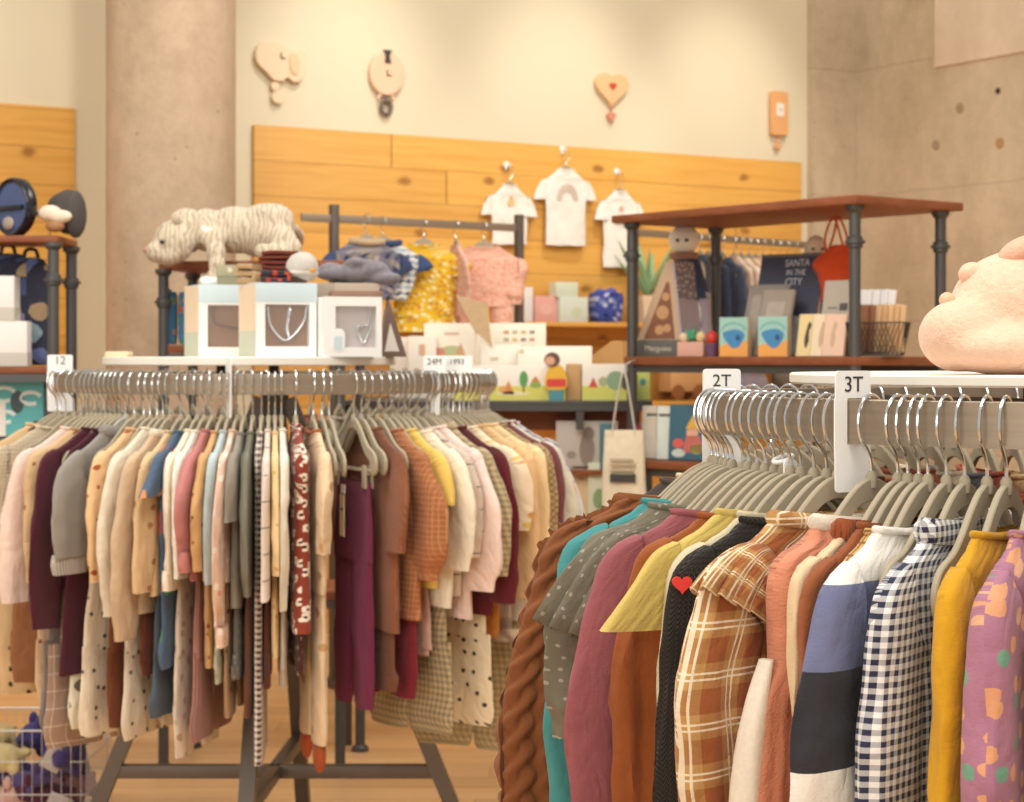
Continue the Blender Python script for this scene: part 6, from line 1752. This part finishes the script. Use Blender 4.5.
# lower ledge: toys seen under the pipe shelf
p = on_wall(682, 0.2, 0.955)
r = thing('wooden_toy', 'honey coloured wooden toy truck on the lower ledge', 'toy', p, WALL_RZ)
MB().box(-0.10, 0.10, -0.05, 0.05, 0.035, 0.135, 0.012).build('body', plain('e0b078', 0.5), r)
MB().box(-0.10, -0.03, -0.048, 0.048, 0.13, 0.185, 0.01).build('cab', plain('c98a5c', 0.5), r)
for x in (-0.06, 0.06):
    for y in (-0.055, 0.045):
        MB().lathe([(0.001, 0), (0.035, 0), (0.035, 0.01), (0.001, 0.01)], 20, Matrix.Translation((x, y + 0.01, 0.035)) @ Matrix.Rotation(PI / 2, 4, 'X')).build('wheel', plain('a5683c', 0.5), r)
p = on_wall(752, 0.2, 0.955)
r = thing('plush_elephant', 'lilac grey plush toy on the lower ledge, left of the grey one', 'plush toy', p, WALL_RZ)
blob('body', [((0, 0, 0.07), (0.085, 0.06, 0.07)), ((-0.01, -0.02, 0.16), (0.065, 0.055, 0.06)), ((-0.07, -0.05, 0.03), (0.03, 0.05, 0.028)), ((0.07, -0.05, 0.03), (0.03, 0.05, 0.028))], 0.009, mat_fur('lilac_plush', 'bdb6c4', 'a8a0b2'), r)
for sx in (-1, 1):
    MB().ellipsoid((sx * 0.024 - 0.01, -0.073, 0.17), (0.005, 0.004, 0.005), 8, 6).build('eye', M_DARK, r)
    MB().ellipsoid((sx * 0.07 - 0.01, 0.0, 0.175), (0.03, 0.012, 0.035), 14, 8).build('ear', mat_fur('lilac_plush2', 'c9c0cc', 'b0a8b8'), r)
p = on_wall(790, 0.2, 0.955)
r = thing('plush_goose', 'grey plush goose with orange feet on the lower ledge', 'plush toy', p, WALL_RZ)
blob('body', [((0, 0, 0.10), (0.10, 0.07, 0.08)), ((-0.02, -0.02, 0.20), (0.05, 0.05, 0.06)), ((0.06, 0, 0.12), (0.07, 0.05, 0.05))], 0.009, mat_fur('grey_plush', '9c9184', '84786c'), r)
for sx in (-1, 1):
    MB().ellipsoid((sx * 0.045 - 0.02, -0.07, 0.022), (0.028, 0.04, 0.02), 14, 8).build('foot', plain('e39a3c', 0.8), r)
    MB().ellipsoid((sx * 0.02 - 0.02, -0.066, 0.215), (0.005, 0.004, 0.005), 8, 6).build('eye', M_DARK, r)
MB().ellipsoid((-0.02, -0.075, 0.195), (0.018, 0.02, 0.01), 12, 8).build('beak', plain('e39a3c', 0.7), r)

# white T-shirts on the pine boards
_idx = 0
def wall_tee(px, py_hook, py_top, py_hem, half, label, prints, W=None):
    t = wt(px)
    z0 = wz(py_top, t, 0.05)
    p = W0 + WU * t + WN * 0.055
    L = z0 - wz(py_hem, t, 0.05)
    sc = half
    r = thing('t_shirt', label, 't-shirt', (p.x, p.y, z0 + 0.012), WALL_RZ, 'white T-shirts on the pine wall')
    make_garment(r, 'tee', Fb('f6f1e6'), dict(L=L, S=0.085, W=0.122, nw=0.044, T=0.010, fold=0.004, cr=0.004, seed=px * 0.1, flare=0.0), None, False)
    r.scale = (W, 1, 1)
    for nm, poly, c in prints:
        MB().prism(poly, -0.0165, -0.0125).build(nm, plain(c, 0.8), r)
    h = thing('clothes_hanger', 'felt hanger holding the ' + label[:48].rsplit(' ', 1)[0], 'hanger', (p.x, p.y, z0 + 0.012), WALL_RZ, 'hangers on the pine wall')
    h['label'] = 'hanger holding the ' + label.replace(' pine wall', ' wall').replace(' print', '')
    for n, o in hanger_meshes('plain', M_FELT):
        c = o.copy(); COL.objects.link(c); c.parent = h
    hk = thing('wall_hook', 'clear wall hook above the ' + label.split(',')[0] + ',' + label.split(',')[1].replace(' pine wall', ' wall'), 'hook', (p.x, p.y, z0 + 0.012), WALL_RZ, 'wall hooks on the pine boards')
    MB().lathe([(0.001, 0), (0.014, 0), (0.014, 0.006), (0.001, 0.006)], 16, Matrix.Translation((0, 0.055 - 0.025, 0.085)) @ Matrix.Rotation(PI / 2, 4, 'X')).build('base', M_PLASTIC, hk)
    MB().tube([(0, 0.028, 0.08), (0, 0.0, 0.0715), (0, -0.006, 0.0715), (0, -0.012, 0.082)], 0.003, 8).build('prong', M_PLASTIC, hk)
    return r
arch = lambda R1, R2, zc: [(R1 * math.cos(a), zc + R1 * math.sin(a) * 1.1) for a in [PI * q / 14 for q in range(15)]] + [(R2 * math.cos(a), zc + R2 * math.sin(a) * 1.1) for a in [PI * (14 - q) / 14 for q in range(15)]]
wall_tee(503, 165, 186, 247, 1, 'white T-shirt with a small yellow print, leftmost on the pine wall', [('sun_print', ell(0.0, -0.085, 0.026, 0.016), 'ecc88c'), ('sun_print', ell(0, -0.068, 0.012, 0.01), 'e6b46c')], 0.72)
wall_tee(559, 153, 170, 248, 1, 'white T-shirt with a rainbow arch print, middle of the pine wall', [('rainbow_print', arch(0.068, 0.060, -0.15), 'd9c8b8'), ('rainbow_print', arch(0.054, 0.047, -0.15), 'e2cdb0'), ('rainbow_print', arch(0.042, 0.036, -0.15), 'cfc8c4')], 0.84)
wall_tee(613, 172, 192, 270, 1, 'white T-shirt with a pink letter print, rightmost on the pine wall', [('line_print', rrect(-0.05, 0.05, -0.135, -0.125, 0.002, 1), 'e2b4a4'), ('line_print', rrect(-0.05, 0.05, -0.165, -0.158, 0.002, 1), 'd9c4b4'), ('spot_print', ell(0, -0.09, 0.016, 0.012), 'e6b08c')], 0.72)

# rail with children's outfits before the pine wall
def rail_stand(label, pxa, da, pxb, db, zrail, zpost, over_a=0.0, over_b=0.0):
    a, b = at(pxa, HY, da), at(pxb, HY, db)
    a.z = b.z = 0
    v = b - a
    r = thing('clothes_rail', label, 'clothes rail', a, math.atan2(v.y, v.x))
    L = v.length
    for x in (0, L):
        MB().box(x - 0.014, x + 0.014, -0.014, 0.014, 0, zpost, 0.003).build('post', M_LEG, r)
        MB().box(x - 0.016, x + 0.016, -0.2, 0.2, 0.0, 0.03, 0.003).build('foot', M_LEG, r)
    MB().box(-over_a, L + over_b, -0.006, 0.006, zrail - 0.028, zrail, 0.002).build('rail', M_STEEL, r)
    return r, a, v / L, L
rs, ra, ru, rL = rail_stand('grey metal clothes rail before the pine wall with yellow and pink outfits', 334, 6.6, 519, 7.07, EYE + (HY - 219) / FPX * 6.8, EYE + (HY - 209) / FPX * 6.8, 0.13, 0.0)
ZR = EYE + (HY - 219) / FPX * 6.8
RZ_ = math.atan2(ru.y, ru.x)
def face_out(px, kind, m, label, cat, name, o, prints=(), off=0.0, turn=0.0, ruf=None):
    k_ = (px - CX) / FPX
    t = (k_ * ra.y - ra.x) / (ru.x - k_ * ru.y)
    p = ra + ru * t + Vector((ru.y, -ru.x, 0)) * off
    p.z = ZR - HN
    r = thing(name, label, cat, p, RZ_ * 0.4 + turn)
    q = dict(fold=0.008, T=0.02); q.update(o)
    make_garment(r, kind, m, q, None, False)
    h = thing('clothes_hanger', 'felt hanger holding the ' + label.replace(' on the straight rail', ''), 'hanger', p, RZ_ * 0.4 + turn, 'hangers on the straight rails')
    for n, ob in hanger_meshes('plain', M_FELT):
        c = ob.copy(); COL.objects.link(c); c.parent = h
        if n == 'hook':
            c.rotation_euler = (0, 0, RZ_ * 0.6 - turn + PI / 2)
    return r
M_YEL = Fb('e6b92e', 'print', p=0.02, r=0.34, cols=('f0d88c', 'd89030', 'f2e4b4', 'cf8a50'))
M_PNK = Fb('eab49c', 'print', p=0.018, r=0.22, cols=('d88a78', 'f0cdb8'))
r = face_out(424, 'tee', M_YEL, 'yellow floral top with short sleeves on the straight rail', 'top', 'blouse', dict(L=0.275, S=0.075, W=0.11, T=0.022, flare=-0.055))
fr = MB(); rows = []
for j in range(6):
    rows.append([Vector(((0.113 + 0.010 * j / 5) * math.cos(a) * 1.0, (0.028 + 0.01 * j / 5) * math.sin(a) + 0.004 * math.sin(9 * a) * j / 5, -0.262 - 0.07 * j / 5)) for a in [2 * PI * i / 60 for i in range(60)]])
fr.quadgrid(rows, True, lambda j, i: (i / 60 * 0.5, -j * 0.014)); fr.build('frill', M_YEL, r, 60)
r = face_out(484, 'romper', M_PNK, 'pink spotted romper with frilled sleeves on the straight rail', 'romper', 'romper', dict(L=0.22, L2=0.335, S=0.17, W=0.088, puff=0.25, lw=0.044, flare=-0.03, bend=-0.01, sw=0.036, T=0.022), turn=-0.15)
face_out(456, 'sweater', Fb('e8b9a4', 'print', p=0.02, r=0.2, cols=('d08a80', 'f2d6c4')), 'pink spotted top edge-on left of the pink romper', 'top', 'blouse', dict(L=0.27, S=0.2, W=0.09, flare=-0.02, T=0.008, fold=0.003), turn=PI / 2)
r = face_out(383, 'tee', Fb('e9e4da', 'zigzag', '44587c', '9cb4c4', p=0.022, r=0.42), 'blue and white zigzag romper on the straight rail', 'romper', 'romper', dict(L=0.19, S=0.06, W=0.085, flare=-0.04, mc=Fb('3f4c6c'), ms=Fb('40507a'), cr=0.012))
r = face_out(358, 'tee', Fb('7a7684', 'print', p=0.03, r=0.36, cols=('4a5470', 'b0a498', '9a8a78', '3a4058')), 'grey and navy printed top at the left end of straight rail', 'top', 'blouse', dict(L=0.2, S=0.07, W=0.09, flare=-0.035, ms=Fb('3f4c70'), mc=Fb('c0a888'), cr=0.012), off=0.06, turn=0.3)

# second rail behind the pipe shelf with pale tops and dark jackets
rs2, ra, ru, rL = rail_stand('grey metal clothes rail behind the pipe shelf with pale tops', 634, 7.45, 812, 8.35, EYE + (HY - 236) / FPX * 7.9, EYE + (HY - 238) / FPX * 7.9, 0.03, 0.02)
ZR = EYE + (HY - 236) / FPX * 7.9
RZ_ = math.atan2(ru.y, ru.x)
row = [(700, 'navy jacket left of the pipe post', '3f4656'), (709, 'dark slate jacket behind the pipe post', '3a4050'), (722, 'navy denim jacket right of the pipe post', '454c60'), (734, 'pale pink top beside the navy denim jacket', 'e8c8b4'), (741, 'cream top, third from the navy denim jacket', 'eedcc4'),
       (749, 'peach top in the pale row', 'ecc8a8'), (756, 'blush top with faint dots', 'e9cdbb'), (763, 'ivory top in the pale row', 'efe2cc'), (771, 'light apricot top in the pale row', 'ebcba8'), (779, 'off-white top near the black hangers', 'ece0d0'), (787, 'pale rose top near the right rail end', 'e6c6b8'), (795, 'cream jacket at the right rail end', 'ead9bc')]
for k_, (px, nm, c) in enumerate(row):
    kk = (px - CX) / FPX
    t = (kk * ra.y - ra.x) / (ru.x - kk * ru.y)
    p = ra + ru * t; p.z = ZR - HN
    m_ = Fb(c, 'dots', 'd8a898', p=0.02, r=0.16) if 'dots' in nm else Fb(c)
    lab = nm + ' on the rail behind the pipe shelf'
    r = thing('top' if k_ > 2 else 'jacket', lab, 'top' if k_ > 2 else 'jacket', p, RZ_ + math.radians(62 + 3 * (k_ % 3)) + PI)
    make_garment(r, 'sweater', m_, dict(L=0.32, S=0.26, T=0.0055, fold=0.002, sd=0.3, crease=0.0015, bend=0.0, cr=0.003), None, False)
    h = thing('clothes_hanger', 'felt hanger holding the ' + nm, 'hanger', p, r.rotation_euler[2], 'hangers on the straight rails')
    for n, ob in hanger_meshes('plain', M_FELT if k_ < 9 else plain('33302e', 0.7)):
        c_ = ob.copy(); COL.objects.link(c_); c_.parent = h

# ================================================================== WIRE BIN OF PLUSH TOYS ON THE FLOOR
bx, by = at(30, HY, 4.72).x, 4.75
bn = thing('wire_bin', 'white wire bin of plush toys on the floor, bottom left', 'wire bin', (bx, by, 0), 0.0)
W_, D_, H_ = 0.165, 0.15, 0.245
mb = MB()
for z in (0.01, 0.09, 0.17, H_):
    mb.tube([(x, y, z) for x, y in rrect(-W_, W_, -D_, D_, 0.01, 2)], 0.0016 if z < H_ else 0.0026, 6, closed=True)
for k in range(14):
    x = -W_ + 2 * W_ * (k + 0.5) / 14
    for y in (-D_, D_):
        mb.tube([(x, y, 0.01), (x, y, H_)], 0.0009, 5)
for k in range(12):
    y = -D_ + 2 * D_ * (k + 0.5) / 12
    for x in (-W_, W_):
        mb.tube([(x, y, 0.01), (x, y, H_)], 0.0009, 5)
mb.box(-W_, W_, -D_, D_, 0.006, 0.011)
mb.build('wire_mesh', plain('d6d2cc', 0.4, 0.3), bn, 30)
def critter(label, loc, s_, c, c2, rz, dark=None, ear=1.0):
    r = thing('plush_toy', label, 'plush toy', loc, rz)
    s_ *= 0.9
    m_ = mat_fur('plush', c, c2, 110)
    b_ = [((0, 0, 0.035), (0.055, 0.04, 0.035)), ((-0.06, 0, 0.052), (0.034, 0.032, 0.032)), ((-0.09, 0, 0.045), (0.015, 0.016, 0.014))]
    for x in (-0.035, 0.035):
        for y in (-0.028, 0.028):
            b_.append(((x, y, 0.012), (0.016, 0.015, 0.02)))
    b_.append(((0.06, 0, 0.045), (0.016, 0.012, 0.012)))
    b_ = [((x * s_, y * s_, z * s_), tuple(q * s_ for q in rr)) for (x, y, z), rr in b_]
    blob('body', b_, 0.006, m_, r, 5)
    for y in (-1, 1):
        MB().ellipsoid((-0.055 * s_, y * 0.028 * s_, 0.085 * s_ * ear), (0.011 * s_, 0.008 * s_, 0.018 * s_ * ear), 12, 8).build('ear', m_, r)
        MB().ellipsoid((-0.085 * s_, y * 0.016 * s_, 0.064 * s_), (0.004 * s_, 0.004 * s_, 0.004 * s_), 8, 6).build('eye', M_DARK, r)
    return r
crit = [('violet fluffy plush monkey at the right end of the wire bin', (0.115, -0.085, 0.13), 0.95, '5a4c80', '403462', 1.4), ('indigo plush mouse in the middle of the wire bin', (0.02, 0.02, 0.05), 1.3, '4a4680', '34305c', 0.1), ('lavender plush cat under the cream lamb in the wire bin', (0.0, -0.105, 0.085), 0.85, '6a5c8c', '4e4270', 3.0), ('wine red plush bear at the bottom left of the wire bin', (-0.11, 0.08, 0.04), 1.2, '6c3444', '4c222e', 2.2), ('dusky pink plush bunny at the bottom right of the wire bin', (0.10, 0.05, 0.035), 1.15, 'b08890', '94707a', 1.2),
        ('cream plush lamb lying at the front of the wire bin', (-0.06, -0.085, 0.13), 1.15, 'ead9a0', 'd9c080', 0.2), ('yellowish plush dog on the left in the wire bin', (-0.10, 0.03, 0.16), 1.1, 'e6cf90', 'd2b470', 1.1),
        ('violet plush bear at the back of the wire bin', (0.05, 0.07, 0.14), 1.2, '57508a', '3e3868', 0.5), ('dark purple plush rabbit at the right of the wire bin', (0.10, -0.02, 0.12), 1.15, '544878', '3c3258', 1.9), ('pale pink plush pig low in the wire bin', (-0.07, -0.09, 0.03), 1.1, 'e2b8ac', 'cf9c90', 2.8), ('maroon plush dog low in the wire bin', (0.06, -0.09, 0.04), 1.05, '6a3846', '52283a', 0.4), ('tan plush cat at the back right of the wire bin', (0.10, 0.10, 0.17), 0.8, 'd0a878', 'b88c5c', 0.9)]
for lab, (x, y, z), s_, c, c2, rz in crit:
    critter(lab, (bx + x, by + y, z), s_, c, c2, rz)
for k, (x, z, rx, lab) in enumerate(((0.085, 0.175, 0.5, 'grey paper tag on the toys in the wire bin, upper one'), (0.09, 0.06, 0.4, 'grey paper tag on the toys in the wire bin, lower one'))):
    o = MB().box(-0.024, 0.024, -0.001, 0.001, -0.03, 0.03, 0.0008).build('paper_tag', plain('c9bcb4', 0.6)); o.location = (bx + x, by - D_ + 0.012, z); o.rotation_euler = (0, rx, 0.1)
    tag(o, lab, 'tag', 'paper tags in the wire bin')
# ================================================================== LIGHT AND CAMERA
w = bpy.data.worlds.new('daylight')
SC.world = w
w.use_nodes = True
bg = w.node_tree.nodes['Background']
bg.inputs[0].default_value = (1.0, 0.955, 0.89, 1)
bg.inputs[1].default_value = 0.62

def area(name, loc, target, size, power, color=(1, 0.945, 0.87)):
    l = bpy.data.lights.new(name, 'AREA'); l.energy = power; l.size = size; l.color = color
    o = bpy.data.objects.new(name, l); COL.objects.link(o)
    o.location = loc
    o.rotation_euler = (Vector(target) - Vector(loc)).to_track_quat('-Z', 'Y').to_euler()
    return o
def spot(name, loc, target, power, angle=50, blend=0.8, color=(1, 0.88, 0.7), r=0.06):
    l = bpy.data.lights.new(name, 'SPOT'); l.energy = power; l.spot_size = math.radians(angle); l.spot_blend = blend; l.color = color; l.shadow_soft_size = r
    o = bpy.data.objects.new(name, l); COL.objects.link(o)
    o.location = loc
    o.rotation_euler = (Vector(target) - Vector(loc)).to_track_quat('-Z', 'Y').to_euler()
    return o
area('ceiling_fill', (0.4, 1.0, 3.6), (0.3, 2.4, 1.0), 1.6, 60)  # these three overhead areas are added soft fill, no lamps known there
area('ceiling_fill', (-1.4, 3.0, 3.6), (-0.6, 4.2, 0.9), 1.6, 60)
area('ceiling_fill', (1.2, 5.0, 3.7), (0.8, 6.0, 1.0), 1.6, 70)
area('shop_window', (-2.5, -2.5, 2.0), (0.2, 3.0, 0.9), 2.4, 90, (1, 0.96, 0.9))
for px, zt in ((340, 2.0), (560, 2.0), (722, 2.0)):
    t = wt(px)
    b = W0 + WU * t
    p = b + WN * 1.25; p.z = 3.75
    tg = b + Vector((0, 0, zt))
    spot('track_and_fill_spot', p, tg, 95, 42, 1.0, (1, 0.945, 0.86))

t = wt(20)
b = W0 + WU * t
p = b + WN * 1.6; p.z = 3.7
spot('track_and_fill_spot', p, b + Vector((0, 0, 1.5)), 60, 60, 1.0, (1, 0.945, 0.86))  # added fill spot that brightens the left pine boards, no known fitting

cam = bpy.data.cameras.new('camera')
co = bpy.data.objects.new('camera', cam)
COL.objects.link(co)
co.location = (0, 0, EYE)
co.rotation_euler = (PI / 2, 0, 0)
cam.sensor_width = 36.0
cam.sensor_fit = 'HORIZONTAL'
cam.lens = FPX / 1024.0 * 36.0
cam.shift_y = -(401.0 - HY) / 1024.0
cam.clip_start = 0.05
cam.dof.use_dof = True
cam.dof.focus_distance = 1.85
cam.dof.aperture_fstop = 14.0
SC.camera = co
SC.view_settings.view_transform = 'Standard'
SC.view_settings.look = 'None'
SC.view_settings.gamma = 1.0
SC.view_settings.exposure = 0.0
SC.view_settings.use_curve_mapping = False
